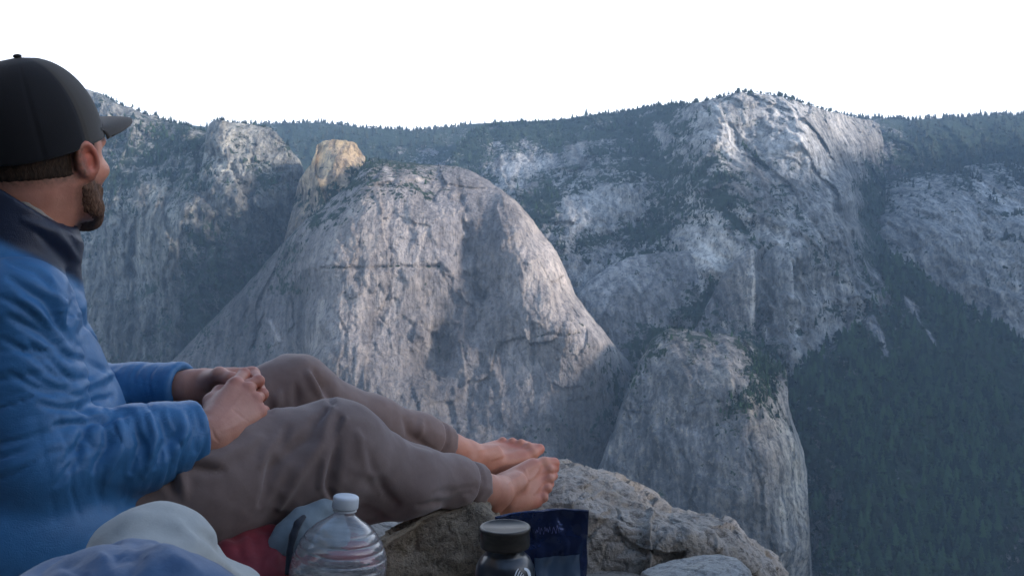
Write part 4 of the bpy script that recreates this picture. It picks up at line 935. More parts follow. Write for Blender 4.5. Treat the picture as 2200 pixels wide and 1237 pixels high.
    Bt = Field(CC + cu * .13 - .02, CC + cu * .13 + .02, .0012); Bt.ell(CC + cu * .1325, (.0062, .0062, .0035), 0, np.stack([cf, hl, cu])); V, Q = Bt.mesh(1)
    mesh_obj('button', V, Q, mcap, cap, attrs={'front': np.zeros(len(V))})

    # ---- jacket
    J = Field((-1.10, .94, -.58), (-.40, 1.72, .20), .0043)
    J.ell(C0 + (0, 0, -.10), (.135, .190, .20), .03, TM)
    J.ell((-.765, 1.28, -.24), (.140, .172, .17), .05, TM)
    J.ell(PEL + (0, 0, .0), (.145, .185, .10), .04, TM)
    J.ell(P(40, 1150, 1.14), (.15, .13, .13), .06); J.ell(P(180, 1150, 1.17), (.075, .08, .085), .05)
    J.cone(Lsh + (0, 0, -.02), Rsh + (0, 0, -.02), .068, .068, .05)
    J.chain([Rsh + (0, 0, -.015), .5 * (Rsh + Rel) + .012 * tl, Rel], [.073, .070, .068], .022)
    J.chain([Rel, .5 * (Rel + Rwr) + (0, 0, -.004), Rwr + .02 * unit(Rwr - Rel)], [.068, .063, .047], .022)
    J.chain([Lsh, Lel], [.07, .064], .02); J.chain([Lel, Lwr + .02 * unit(Lwr - Lel)], [.064, .046], .02)
    na_ = unit(NB1 - NB0)
    # collar, high behind and lower in front, open round the neck
    c_a, c_b = NB0 - .04 * na_, NB0 + .11 * na_
    J.cone(NB0 - .06 * na_, NB0 + .0 * na_, .105, .086, .04)
    def collar(x, y, z):
        d0, d1, d2 = x - NB0[0], y - NB0[1], z - NB0[2]
        h = d0 * na_[0] + d1 * na_[1] + d2 * na_[2]
        rad = np.sqrt(np.maximum(d0 ** 2 + d1 ** 2 + d2 ** 2 - h ** 2, 0))
        fr_ = d0 * tf[0] + d1 * tf[1]
        return np.maximum(np.maximum(rad - (.088 - .10 * np.clip(h, 0, .1)), h - (.058 - .42 * fr_)), -h - .05)
    J.func(NB0 - .16, NB0 + .16, collar, .012)
    J.cone(NB0 - .015 * na_, NB0 + .14 * na_, .068, .070, .004, cut=True)
    for w_, e_, back_ in ((Rwr, Rel, .040), (Lwr, Lel, .046)):
        a = unit(w_ - e_); w_ = w_ - back_ * a; J.cone(w_ - .03 * a, w_ + .10 * a, .032, .046, .004, cut=True)
        lo = w_ + .035 * a
        J.func(lo - .09, lo + .09, lambda x, y, z: -(((x - w_[0]) * a[0] + (y - w_[1]) * a[1] + (z - w_[2]) * a[2]) - .010), .006, cut=True)
    V, Q = J.mesh(3); N = normals(V, Q)
    u, v = pix(V)
    # soft quilted wrinkles across the sleeves and body
    def along(a, b_):
        d = unit(b_ - a); t = (V - a) @ d; r = np.linalg.norm(V - a - t[:, None] * d, axis=1); return t / np.linalg.norm(b_ - a), r
    t1, r1 = along(Rsh, Rel); t2, r2 = along(Rel, Rwr); t3, r3 = along(Lel, Lwr)
    warp = .5 * noise(V[:, 0] * 14, V[:, 1] * 14, V[:, 2] * 14)
    wr = 0
    for t, r, L_, w0 in ((t1, r1, .30, .11), (t2, r2, .25, .10), (t3, r3, .25, .09)):
        msk = np.clip((w0 - r) / .03, 0, 1) * np.clip((t + .1) * 6, 0, 1) * np.clip((1.12 - t) * 8, 0, 1)
        q_ = noise(t * L_ * 30 + warp * .8, V[:, 0] * 4 + 3, V[:, 2] * 4); q2 = noise(t * L_ * 70 + warp * 1.2, V[:, 0] * 9, V[:, 2] * 9 + 5)
        wr = wr + msk * (.0026 * q_ - .0042 * np.exp(-(q_ / .12) ** 2) * np.clip(.5 + 1.4 * noise(V[:, 0] * 9, V[:, 1] * 9, V[:, 2] * 9 + 2), 0, 1) - .0010 * np.exp(-(q2 / .12) ** 2))
    body = np.clip((np.minimum(r1, np.minimum(r2, r3)) - .09) / .03, 0, 1)
    qb = noise(V[:, 2] * 17 + warp, V[:, 0] * 5, V[:, 1] * 5); wr = wr + body * (.002 * qb - .003 * np.exp(-(qb / .13) ** 2))
    V = V + N * wr[:, None]
    V = folds(V, Q, [([(150, 585), (165, 640), (150, 690)], 9, -.010), ([(20, 600), (90, 640), (150, 730)], 11, -.009), ([(20, 680), (90, 715), (150, 770)], 10, -.009), ([(60, 735), (110, 770), (155, 815)], 9, -.008),
                     ([(110, 600), (135, 650), (140, 700)], 10, .007), ([(40, 640), (110, 690)], 10, .006), ([(170, 640), (200, 720), (225, 800)], 16, .008), ([(60, 800), (110, 830), (165, 850)], 10, -.007), ([(85, 870), (160, 880), (240, 850)], 9, -.008), ([(150, 840), (200, 820), (250, 800)], 9, .007),
                     ([(225, 900), (230, 950), (205, 1010)], 9, -.010), ([(285, 895), (305, 950), (280, 1015)], 9, -.011), ([(345, 890), (362, 940), (335, 1000)], 9, -.011), ([(195, 900), (170, 960), (130, 1000)], 9, -.008), ([(255, 890), (262, 960), (230, 1030)], 11, .008), ([(320, 890), (330, 950), (310, 1020)], 11, .008), ([(385, 880), (400, 930), (375, 985)], 11, .006), ([(420, 880), (432, 920), (420, 970)], 7, -.006),
                     ([(280, 885), (200, 905), (120, 915)], 10, -.010), ([(15, 560), (80, 585), (140, 640)], 8, -.007), ([(5, 640), (60, 665), (120, 720)], 8, -.007), ([(10, 730), (70, 760), (130, 815)], 8, -.007), ([(20, 800), (80, 835), (140, 860)], 8, -.006), ([(200, 640), (185, 690), (170, 720)], 7, -.006), ([(170, 870), (205, 895), (240, 900)], 8, -.007), ([(180, 940), (165, 990), (120, 1040)], 8, -.008), ([(310, 900), (322, 950), (300, 1000)], 6, -.006), ([(365, 885), (378, 930), (358, 985)], 6, -.006), ([(405, 880), (415, 925), (398, 970)], 6, -.006), ([(50, 470), (120, 500), (170, 560)], 9, .006), ([(80, 500), (140, 560), (185, 640)], 8, -.006)], wob=5)
    mj, nt, bs = new_mat('jacket_shell'); b = NB(nt)
    n1 = b.noise(b.coord((10, 10, 10)), 1, 5, .6); n3 = b.noise(b.coord((60, 60, 60)), 1, 4, .6)
    f = b.math('ADD', b.math('MULTIPLY', n1, .5), b.math('MULTIPLY', n3, .5))
    c = b.ramp(f, [(0.3, (0.026, 0.115, 0.25)), (0.7, (0.042, 0.165, 0.345))])
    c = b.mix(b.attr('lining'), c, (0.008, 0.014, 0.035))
    nt.links.new(c, bs.inputs['Base Color']); bs.inputs['Roughness'].default_value = .48; bs.inputs['Specular IOR Level'].default_value = .45; bs.inputs['Sheen Weight'].default_value = .04
    cr = b.ramp(b.math('ABSOLUTE', b.math('SUBTRACT', b.noise(b.coord((17, 17, 42)), 1, 3, .55, .8), .5)), [(0.0, 0.0), (0.05, 1.0)])
    h = b.math('ADD', b.math('MULTIPLY', n3, .25), b.math('ADD', b.math('MULTIPLY', cr, .07), b.math('MULTIPLY', b.noise(b.coord((600, 600, 600)), 1, 2, .5), .25)))
    nt.links.new(b.bump(h, .4, .004), bs.inputs['Normal'])
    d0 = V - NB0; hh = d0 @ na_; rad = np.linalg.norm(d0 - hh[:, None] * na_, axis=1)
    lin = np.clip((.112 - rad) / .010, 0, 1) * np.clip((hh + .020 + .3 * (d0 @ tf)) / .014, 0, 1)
    jk = mesh_obj('jacket', V, Q, mj, root, attrs={'lining': lin})
    S = Field(NB0 - .14, NB0 + .15, .003)
    ring = []
    for k in range(25):
        a = 2 * math.pi * k / 24; e1 = unit(tf - na_ * (tf @ na_)); e2 = np.cross(na_, e1)
        ring.append(NB0 + e1 * .066 * math.cos(a) + e2 * .066 * math.sin(a) + na_ * (.052 - .032 * math.cos(a)))
    S.chain(ring, [.0065] * 25, .003); S.chain([p - .02 * na_ for p in ring], [.007] * 25, .006)
    V, Q = S.mesh(1)
    mesh_obj('shirt_collar', V, Q, cloth_material('shirt_cloth', (0.20, 0.18, 0.15), (0.30, 0.27, 0.23)), root)

    # ---- trousers
    T = Field((-.98, 1.0, -.56), (.06, 1.98, -.05), .0055)
    T.ell(PEL + (0.0, 0, -.02), (.13, .18, .11), .03, TM)
    T.chain([RHip, P(430, 1030, 1.30), RKn], [.105, .098, .074], .04)
    T.chain([LHip, LKn + .5 * (LHip - LKn), LKn], [.10, .088, .068], .03)
    rm_ = RKn + .45 * (RAn - RKn); lm_ = LKn + .45 * (LAn - LKn)
    T.chain([RKn, rm_ + (0, 0, -.026), RKn + .8 * (RAn - RKn), RAn], [.072, .066, .047, .043], .03)
    T.chain([RKn, P(640, 1010, 1.40), P(760, 1060, 1.52)], [.06, .075, .06], .05)
    T.chain([P(430, 1060, 1.30), P(640, 1060, 1.42)], [.07, .06], .05)
    T.chain([LKn, lm_ + (0, 0, -.012), LKn + .8 * (LAn - LKn), LAn], [.068, .057, .045, .042], .03)
    for k_, a_, r in ((RKn, RAn, .0490), (LKn, LAn, .0480)):
        a = unit(a_ - k_); e = a_ - .006 * a
        T.cone(e - .036 * a, e - .004 * a, r, r, .006)                     # rolled cuff
        T.cone(e - .03 * a, e + .12 * a, .036, .042, .003, cut=True)
        T.func(e - .1, e + .1, lambda x, y, z: -(((x - e[0]) * a[0] + (y - e[1]) * a[1] + (z - e[2]) * a[2])), .004, cut=True)
    V, Q = T.mesh(3); N = normals(V, Q)
    V = V + N * (.0035 * fbm(V[:, 0] * 9, V[:, 1] * 9, V[:, 2] * 9, 3) + .0022 * (1 - 2 * np.abs(noise(V[:, 0] * 16 + V[:, 2] * 14, V[:, 1] * 7, V[:, 2] * 9))))[:, None]
    V = folds(V, Q, [([(715, 880), (690, 950), (640, 1020), (600, 1090)], 11, 0.0135), ([(700, 880), (655, 940), (590, 1000), (560, 1080)], 10, -0.0121), ([(730, 900), (715, 980), (705, 1050), (730, 1100)], 11, -0.0149), ([(740, 900), (700, 990), (690, 1040), (715, 1090)], 8, 0.0108), ([(620, 920), (590, 970), (570, 1040)], 12, -0.0095), ([(600, 930), (560, 1000)], 12, 0.0095), ([(780, 960), (800, 1030), (850, 1080)], 14, -0.0095), ([(770, 930), (790, 1010), (820, 1060)], 10, 0.0081), ([(560, 940), (470, 985), (400, 990)], 14, 0.0081), ([(400, 1000), (480, 1010)], 10, -0.0108), ([(365, 1000), (370, 1060)], 9, -0.0121), ([(390, 1000), (395, 1070)], 9, 0.0095),
                     ([(675, 800), (700, 830), (715, 862)], 10, -0.0189), ([(660, 800), (690, 850)], 8, 0.0108), ([(640, 830), (635, 870)], 9, -0.0095), ([(600, 840), (590, 880)], 9, 0.0081), ([(870, 900), (880, 935), (930, 965)], 9, -0.0095), ([(905, 905), (900, 940)], 8, 0.0081), ([(930, 1060), (980, 1055), (1020, 1045)], 8, -0.0081), ([(900, 1085), (960, 1080), (1010, 1060)], 9, -0.0108)], wob=4)
    # the fold of each turned-up cuff
    N = normals(V, Q)
    for k_, a_ in ((RKn, RAn), (LKn, LAn)):
        a = unit(a_ - k_); t = (V - a_) @ a; r = np.linalg.norm(V - a_ - t[:, None] * a, axis=1)
        V = V - N * (.008 * np.exp(-((t + .044 + .004 * noise(V[:, 0] * 40, V[:, 1] * 40, V[:, 2] * 40)) / .0055) ** 2) * (r < .09))[:, None]
    mesh_obj('trousers', V, Q, cloth_material('trouser_cloth', (0.165, 0.113, 0.098), (0.222, 0.157, 0.138), sheen=.25, rough=.88), root)
    return root

if DEV in ('all', 'man'):
    build_person()

# ------------------------------------------------------------------ rocks of the ledge
def rock_material(name, pale, mid, dark, sc=1.0, lich=0.3):
    m, nt, bs = new_mat(name); b = NB(nt)
    big = b.noise(b.coord((6 * sc,) * 3), 1, 6, .65); fine = b.noise(b.coord((70 * sc,) * 3), 1, 5, .7); sp = b.noise(b.coord((260 * sc,) * 3), 1, 3, .6)
    mott = b.noise(b.coord((22 * sc, 22 * sc, 34 * sc)), 1, 6, .7, .6)
    c = b.ramp(big, [(0.30, mid), (0.62, pale)])
    c = b.mix(b.ramp(mott, [(0.36, .9), (0.5, 0.0)]), c, dark)
    c = b.mix(b.math('MULTIPLY', b.ramp(fine, [(0.34, 1.0), (0.47, 0.0)]), .8), c, tuple(x * .55 for x in dark))
    c = b.mix(b.math('MULTIPLY', b.ramp(sp, [(0.56, 0.0), (0.68, 1.0)]), .55), c, tuple(min(.7, x * 1.35) for x in pale))
    c = b.mix(b.math('MULTIPLY', b.ramp(b.noise(b.coord((14 * sc,) * 3), 1, 5, .65, .8), [(0.55, 0.0), (0.66, 1.0)]), lich), c, (pale[0] * .95, pale[1] * .86, pale[2] * .66))
    nt.links.new(c, bs.inputs['Base Color']); bs.inputs['Roughness'].default_value = .93; bs.inputs['Specular IOR Level'].default_value = .2
    h = b.math('ADD', b.math('MULTIPLY', mott, 1.4), b.math('ADD', fine, b.math('MULTIPLY', sp, .4)))
    nt.links.new(b.bump(h, .9, .006), bs.inputs['Normal'])
    return m

def catmull(pts, n):
    p = np.array(pts, float); s = np.linspace(0, len(p) - 1, n); out = []
    for i in range(p.shape[1]): out.append(np.interp(s, np.arange(len(p)), p[:, i]))
    q = np.stack(out, 1)
    k = max(1, n // (len(p) * 4))
    for _ in range(2): q[1:-1] = (q[:-2] + 2 * q[1:-1] + q[2:]) / 4
    return q

def loft_rock(name, ridge, lip, back, foot, mat, amp, seed, n=260, m=200, cracks=()):
    """ridge and lip: lists of (u, v, distance) along the top edge and the front edge"""
    rg = catmull([P(*q) for q in ridge], n); lp = catmull([P(*q) for q in lip], n)
    V = np.zeros((n, m, 3)); t = np.linspace(0, 1, m)
    for i in range(n):
        e = math.sin(math.pi * min(1, max(0, (i + .5) / n))) ** .25
        r_, l_ = rg[i], lp[i]
        bk = r_ + (0.1, back * e, -.10); bb = np.array([r_[0] + .1, r_[1] + back * e, foot]); mid = .5 * (r_ + l_) + (0, 0, .012)
        f1 = l_ + (0, -.015, -.06); ff = np.array([l_[0], l_[1] + .04, foot])
        key = np.array([bb, bk, r_ + (0, .05, -.012), r_, mid, l_, f1, ff]); tk = np.array([0, .16, .28, .36, .48, .62, .72, 1])
        for a in range(3): V[i, :, a] = np.interp(t, tk, key[:, a])
    for _ in range(5): V[:, 1:-1] = .25 * V[:, :-2] + .5 * V[:, 1:-1] + .25 * V[:, 2:]
    idx = np.arange(n * m).reshape(n, m)
    Q = np.stack([idx[:-1, :-1], idx[1:, :-1], idx[1:, 1:], idx[:-1, 1:]], -1).reshape(-1, 4)
    c0, c1 = V[0].mean(0), V[-1].mean(0)
    W = np.concatenate([V.reshape(-1, 3), [c0, c1]]); k0 = n * m
    T = np.concatenate([np.stack([idx[0, :-1], idx[0, 1:], np.full(m - 1, k0)], 1), np.stack([idx[-1, 1:], idx[-1, :-1], np.full(m - 1, k0 + 1)], 1)])
    N = normals(W, Q)
    x, y, z = W.T
    wp = np.stack([x, y, z], 1) + .03 * np.stack([noise(x * 12, y * 12, z * 12), noise(x * 12 + 5, y * 12, z * 12), noise(x * 12, y * 12 + 5, z * 12)], 1)
    d = amp * (.9 * fbm(x * 4, y * 4, z * 4 + seed, 3) + 1.9 * facets3(wp * (5, 5, 7), int(seed)) + .42 * facets3(wp * (15, 15, 20), int(seed) + 3) + .10 * facets3(wp * 50, int(seed) + 9) + .22 * fbm(x * 30, y * 30, z * 30 + seed, 3, gain=.6))
    pits = np.clip(noise(x * 48, y * 48, z * 48 + seed) - .30, 0, 1); d = d - amp * .28 * pits
    u, v = pix(W)
    for pts, wd, a in cracks: d = d - a * np.exp(-(seg_dist(u + 3 * noise(x * 60, z * 60, 1.5), v, pts) / wd) ** 2)
    W = W + N * d[:, None]
    return mesh_obj(name, W, [Q, T], mat)

def build_rocks():
    mA = rock_material('boulder_granite', (0.37, 0.35, 0.32), (0.27, 0.25, 0.222), (0.115, 0.107, 0.097))
    mB = rock_material('brown_block', (0.30, 0.25, 0.19), (0.20, 0.16, 0.115), (0.09, 0.072, 0.055), 1.2)
    mC = rock_material('pale_stone', (0.42, 0.41, 0.38), (0.33, 0.33, 0.32), (0.19, 0.19, 0.19), 1.3, .2)
    o = loft_rock('boulder', [(1010, 1090, 1.98), (1090, 1060, 2.02), (1150, 1030, 2.06), (1200, 1004, 2.1), (1250, 1012, 2.12), (1300, 1032, 2.14), (1350, 1054, 2.15), (1400, 1082, 2.16), (1438, 1110, 2.16), (1470, 1110, 2.17), (1520, 1118, 2.16), (1570, 1136, 2.15), (1620, 1170, 2.13), (1655, 1195, 2.11), (1682, 1224, 2.08)],
                  [(1010, 1130, 1.84), (1090, 1105, 1.86), (1150, 1092, 1.88), (1210, 1086, 1.9), (1250, 1092, 1.9), (1300, 1112, 1.91), (1350, 1136, 1.91), (1400, 1146, 1.91), (1438, 1150, 1.92), (1470, 1152, 1.92), (1520, 1168, 1.93), (1565, 1196, 1.94), (1610, 1222, 1.96), (1648, 1246, 1.98), (1680, 1262, 2.0)],
                  .45, -.95, mA, .016, 2.0, n=330, m=230, cracks=[([(1392, 1140), (1396, 1190), (1388, 1250)], 3.5, .02), ([(1392, 1130), (1400, 1112), (1392, 1105)], 4, .012), ([(1230, 1085), (1290, 1060), (1360, 1090)], 3, .006), ([(1280, 1040), (1380, 1100)], 3, .006), ([(1300, 1050), (1420, 1120)], 2.5, .006)])
    tag(o, 'long rough grey-brown boulder under the bare feet, sloping down to the right', 'boulder')
    o = loft_rock('boulder', [(760, 1190, 1.62), (800, 1165, 1.64), (840, 1143, 1.66), (900, 1114, 1.69), (960, 1096, 1.72), (1005, 1086, 1.73), (1030, 1082, 1.73), (1052, 1086, 1.72), (1068, 1104, 1.7), (1078, 1140, 1.68)],
                  [(760, 1230, 1.52), (800, 1190, 1.54), (840, 1160, 1.55), (900, 1128, 1.58), (960, 1108, 1.6), (1005, 1098, 1.61), (1030, 1096, 1.61), (1052, 1112, 1.60), (1068, 1140, 1.59), (1078, 1180, 1.58)],
                  .25, -.85, mB, .010, 5.0, n=220, m=180)
    tag(o, 'blocky brown rock with a pale top edge, between the plastic jug and the dark bottle', 'rock')
    o = loft_rock('boulder', [(1360, 1262, 1.52), (1400, 1236, 1.55), (1450, 1216, 1.57), (1510, 1204, 1.58), (1555, 1199, 1.58), (1592, 1203, 1.57), (1608, 1222, 1.55), (1616, 1256, 1.53)],
                  [(1360, 1290, 1.40), (1400, 1275, 1.42), (1450, 1262, 1.43), (1510, 1256, 1.44), (1555, 1252, 1.44), (1592, 1256, 1.43), (1608, 1270, 1.42), (1616, 1290, 1.41)],
                  .12, -.8, mC, .006, 9.0, n=160, m=140)
    tag(o, 'small pale grey stone at the bottom edge, in front of the long boulder', 'rock')
    # the ledge itself
    xs, ys = np.linspace(-3.2, .62, 150), np.linspace(-3.4, 2.35, 190)
    X, Y = np.meshgrid(xs, ys, indexing='ij')
    sm = lambda a, b_, t: np.clip((t - a) / (b_ - a), 0, 1) ** 2 * (3 - 2 * np.clip((t - a) / (b_ - a), 0, 1))
    Z = -.535 - .15 * sm(1.1, 1.5, Y) * sm(-.5, -.1, X) + .055 * sm(-.15, -.5, X) * sm(.85, 1.05, Y) * sm(1.75, 1.5, Y) + .022 * fbm(X * 3, Y * 3, .5, 5)
    edge = np.minimum(np.minimum(.62 - X + .1 * noise(Y * 3, 1.5, .5), 2.35 - Y + .15 * noise(X * 3, 4.5, .5)), np.minimum(X + 3.2, Y + 3.4) + .3)
    Z = Z - 30 * np.clip(.16 - edge, 0, 1) * 4
    idx = np.arange(X.size).reshape(X.shape)
    Q = np.stack([idx[:-1, :-1], idx[1:, :-1], idx[1:, 1:], idx[:-1, 1:]], -1).reshape(-1, 4)
    tag(mesh_obj('rock_ledge', np.stack([X, Y, Z], -1).reshape(-1, 3), Q, mA), kind='structure')

# ------------------------------------------------------------------ things lying about
def lathe(prof, c, axis=(0, 0, 1), seg=64, close=False):
    ax = unit(axis); e1 = unit(np.cross(ax, (0, 1, 0.01))); e2 = np.cross(ax, e1); c = np.array(c, float)
    a = np.linspace(0, 2 * np.pi, seg, endpoint=False); pr = np.array(prof, float)
    V = c + pr[:, None, 1:2] * ax + pr[:, None, 0:1] * (np.cos(a)[None, :, None] * e1 + np.sin(a)[None, :, None] * e2)
    idx = np.arange(len(pr) * seg).reshape(len(pr), seg); nx = np.roll(idx, -1, 1)
    Q = np.stack([idx[:-1], idx[1:], nx[1:], nx[:-1]], -1).reshape(-1, 4)
    return V.reshape(-1, 3), Q

def build_shade_walls():
    # the ledge's unseen back wall, its height cut to block the sun
    m = cliff_material('shade_wall_granite', (0.30, 0.29, 0.28), (0.38, 0.35, 0.31), (0.15, 0.145, 0.14), sc=14) if 'cliff_material' in globals() else None
    xs = np.sign(np.linspace(-1, 1, 170)) * np.abs(np.linspace(-1, 1, 170)) ** 1.8 * 34; zs = -34 + 37.8 * np.linspace(0, 1, 190)
    X, Z = np.meshgrid(xs, zs, indexing='ij')
    Y = -2.7 - .10 * (Z + 1) * (Z > -1) + .45 * fbm(X / 2.2, Z / 5, .5, 5) + .9 * noise(X / 9, Z / 22, 4.5) - .02 * np.abs(X)
    Y = np.minimum(Y, -1.6)
    top = -Y * 0 + np.where(Z > 3.5, -8.0, 0)
    idx = np.arange(X.size).reshape(X.shape)
    Q = np.stack([idx[:-1, :-1], idx[1:, :-1], idx[1:, 1:], idx[:-1, 1:]], -1).reshape(-1, 4)
    n = X.size
    tag(mesh_obj('shade_cliff', np.stack([X, Y + top, Z], -1).reshape(-1, 3), Q, m, attrs={'veg': np.zeros(n), 'tone': np.ones(n), 'warm': np.full(n, .3)}), kind='structure')
    # unseen corner added at the man's back to darken his left side
    ys = np.linspace(-3.2, 1.75, 90); zs = -34 + 37.6 * np.linspace(0, 1, 190) ** .6
    Y, Z = np.meshgrid(ys, zs, indexing='ij')
    X = -1.62 - .09 * (Y + 1) - .10 * np.maximum(Z, 0) - .16 * np.abs(fbm(Y / 1.4, Z / 2.2, 7.5, 5)) - np.where(Y > 1.6, 3.0, 0)
    X = X - np.where(Z > 3.3, 4.0, 0)
    idx = np.arange(X.size).reshape(X.shape); n = X.size
    Q = np.stack([idx[:-1, :-1], idx[:-1, 1:], idx[1:, 1:], idx[1:, :-1]], -1).reshape(-1, 4)
    tag(mesh_obj('shade_cliff', np.stack([X, Y, Z], -1).reshape(-1, 3), Q, m, attrs={'veg': np.zeros(n), 'tone': np.ones(n), 'warm': np.full(n, .3)}), kind='structure')

def build_things():
    # --- clear plastic water jug
    m, nt, bs = new_mat('clear_plastic'); b = NB(nt)
    bs.inputs['Base Color'].default_value = (.96, .97, .98, 1); bs.inputs['Transmission Weight'].default_value = .93
    bs.inputs['Roughness'].default_value = .06; bs.inputs['IOR'].default_value = 1.45
    mw, nt, bs = new_mat('water'); bs.inputs['Base Color'].default_value = (.97, .985, .99, 1)
    bs.inputs['Transmission Weight'].default_value = 1; bs.inputs['Roughness'].default_value = .0; bs.inputs['IOR'].default_value = 1.33
    mcap, nt, bs = new_mat('white_cap'); bs.inputs['Base Color'].default_value = (.62, .63, .64, 1); bs.inputs['Roughness'].default_value = .45
    ax = unit((.10, 0.02, 1)); top = P(744, 1064, 1.20)
    zs = np.concatenate([np.linspace(-.020, -.028, 6), np.linspace(-.030, -.31, 190)])
    rr = []
    for z in zs:
        base = np.interp(-z, [.018, .027, .030, .036, .044, .056, .070, .088, .105, .29, .31], [.0150, .0152, .0185, .027, .0400, .0520, .0615, .0685, .0705, .0705, .064])
        rib = 0
        if z < -.040: rib = -.0026 * max(0, math.cos((z + .040) / .0115 * 2 * math.pi)) ** 3 * min(1, (-z - .040) / .02)
        rr.append((base + rib, z))
    shell = [(r_, z) for r_, z in rr] + [(.002, -.31)] + [(.002, -.3092)] + [(r_ - .0007, z + (.0008 if z < -.309 else 0)) for r_, z in rr[::-1]]
    V, Q = lathe(shell + [shell[0]], top, ax, 96)
    d = V - top; h = d @ ax; side = unit(np.cross(ax, (0, 1, 0)))
    ang = np.arctan2(d @ np.cross(side, ax), d @ side)
    V = V + (d - h[:, None] * ax) * (.012 * np.sin(ang * 3 + h * 90) * np.clip((-h - .04) / .02, 0, 1))[:, None]
    jug = mesh_obj('water_jug', V, Q, m); tag(jug, 'clear ribbed plastic water jug with white cap, in front of the brown trousers', 'water jug')
    wl = [(.001, -.118)] + [(r_ - .0012, z) for r_, z in rr if z < -.118] + [(.001, -.308)]
    V, Q = lathe(wl, top, ax, 96); mesh_obj('water', V, Q, mw, jug)
    cp = [(.0005, 0), (.0165, 0), (.0186, -.0015), (.0192, -.004), (.0192, -.0170), (.0186, -.0185), (.0172, -.0187), (.0172, -.004), (.0005, -.003)]
    V, Q = lathe(cp, top, ax, 120)
    d = V - top; h = d @ ax; rad = d - h[:, None] * ax; a = np.arange(len(V)) % 120
    V = V + rad * (.014 * (a % 2) * ((h < -.004) & (h > -.0172)))[:, None]
    mesh_obj('cap', V, Q, mcap, jug, smooth=False)
    rg = [(.0156, -.0195), (.0176, -.020), (.0176, -.0225), (.0156, -.023)]
    V, Q = lathe(rg, top, ax, 64); mesh_obj('neck_ring', V, Q, mcap, jug)

    # --- dark flask
    mk, nt, bs = new_mat('dark_enamel'); b = NB(nt)
    nt.links.new(b.ramp(b.noise(b.coord((90, 90, 90)), 1, 4, .6), [(.35, (.012, .015, .021)), (.7, (.022, .027, .036))]), bs.inputs['Base Color'])
    bs.inputs['Roughness'].default_value = .32; bs.inputs['Coat Weight'].default_value = .3
    mk2, nt, bs = new_mat('dark_lid'); b = NB(nt)
    nt.links.new(b.ramp(b.noise(b.coord((60, 60, 160)), 1, 4, .6), [(.35, (.030, .024, .019)), (.7, (.055, .045, .036))]), bs.inputs['Base Color'])
    bs.inputs['Roughness'].default_value = .38; bs.inputs['Metallic'].default_value = .35
    mwht, nt, bs = new_mat('white_print'); bs.inputs['Base Color'].default_value = (.72, .74, .76, 1); bs.inputs['Roughness'].default_value = .5
    t = P(1085, 1129, .95)
    body = [(.0005, -.024), (.0215, -.024), (.0225, -.026), (.0225, -.031), (.0250, -.0335), (.0300, -.0385), (.0338, -.046), (.0352, -.054), (.0355, -.07), (.0355, -.235), (.033, -.243), (.0005, -.243)]
    V, Q = lathe(body, t, (0, 0, 1), 96); fl = mesh_obj('flask', V, Q, mk)
    tag(fl, 'dark blue-black flask with a wide brown-black lid and white emblem, before the blue pouch', 'flask')
    lid = [(.0005, -.0012), (.0255, -.0012), (.0268, 0), (.0292, -.0002), (.0302, -.0016), (.0303, -.005), (.0292, -.0062), (.0290, -.0205), (.0296, -.022), (.0288, -.0238), (.0005, -.0236)]
    V, Q = lathe(lid, t, (0, 0, 1), 120)
    d = V - t; a = np.arange(len(V)) % 120
    V[:, :2] += d[:, :2] * (.010 * np.cos(a * 2 * np.pi / 12) * ((d[:, 2] < -.0065) & (d[:, 2] > -.0215)))[:, None]
    mesh_obj('lid', V, Q, mk2, fl)
    # emblem: five bent white strokes and a disc corner, wrapped round the flask
    ev, eq = [], []
    def onflask(a, z, off=.0006):
        r_ = np.interp(-z, [.0335, .0385, .046, .054, .07], [.0250, .0300, .0338, .0352, .0355]) + off
        return t + np.array([r_ * math.sin(a), -r_ * math.cos(a), z])
    a0, z0 = .62, -.053
    def stroke(pts, w_):
        base = len(ev)
        for k in range(len(pts)):
            p = np.array(pts[k]); q = np.array(pts[min(k + 1, len(pts) - 1)]) - np.array(pts[max(k - 1, 0)]); nrm = np.array([-q[1], q[0]]) / (np.hypot(*q) + 1e-9)
            wk = w_ * (.35 + .65 * math.sin(math.pi * min(.97, max(.06, k / (len(pts) - 1)))))
            for s in (-1, 1):
                e = p + s * wk * nrm; ev.append(onflask(a0 + e[0] / .035, z0 + e[1]))
        for k in range(len(pts) - 1): eq.append((base + 2 * k, base + 2 * k + 1, base + 2 * k + 3, base + 2 * k + 2))
    for k, (R0, c, w_) in enumerate(((.0135, -.000, .0009), (.0108, .0006, .0009), (.0081, .0012, .0009), (.0054, .0018, .0009))):
        stroke([(c + .003 + R0 * math.cos(x), .001 + R0 * .95 * math.sin(x)) for x in np.linspace(R(120), R(232), 14)], w_)
    stroke([(.004 + .0075 * math.cos(x), .002 + .0085 * math.sin(x)) for x in np.linspace(R(-70), R(85), 14)], .0026)
    mesh_obj('emblem', np.array(ev), np.array(eq), mwht, fl)

    # --- blue foil pouch
    mp, nt, bs = new_mat('blue_foil'); b = NB(nt)
    n = b.noise(b.coord((35, 35, 35)), 1, 4, .6)
    nt.links.new(b.ramp(n, [(.35, (.006, .014, .050)), (.7, (.010, .026, .095))]), bs.inputs['Base Color'])
    bs.inputs['Roughness'].default_value = .2; bs.inputs['Metallic'].default_value = .5; bs.inputs['Coat Weight'].default_value = .4
    nt.links.new(b.bump(n, .6, .006), bs.inputs['Normal'])
    mpan, nt, bs = new_mat('pouch_window'); bs.inputs['Base Color'].default_value = (.05, .08, .125, 1); bs.inputs['Roughness'].default_value = .18; bs.inputs['Coat Weight'].default_value = .5
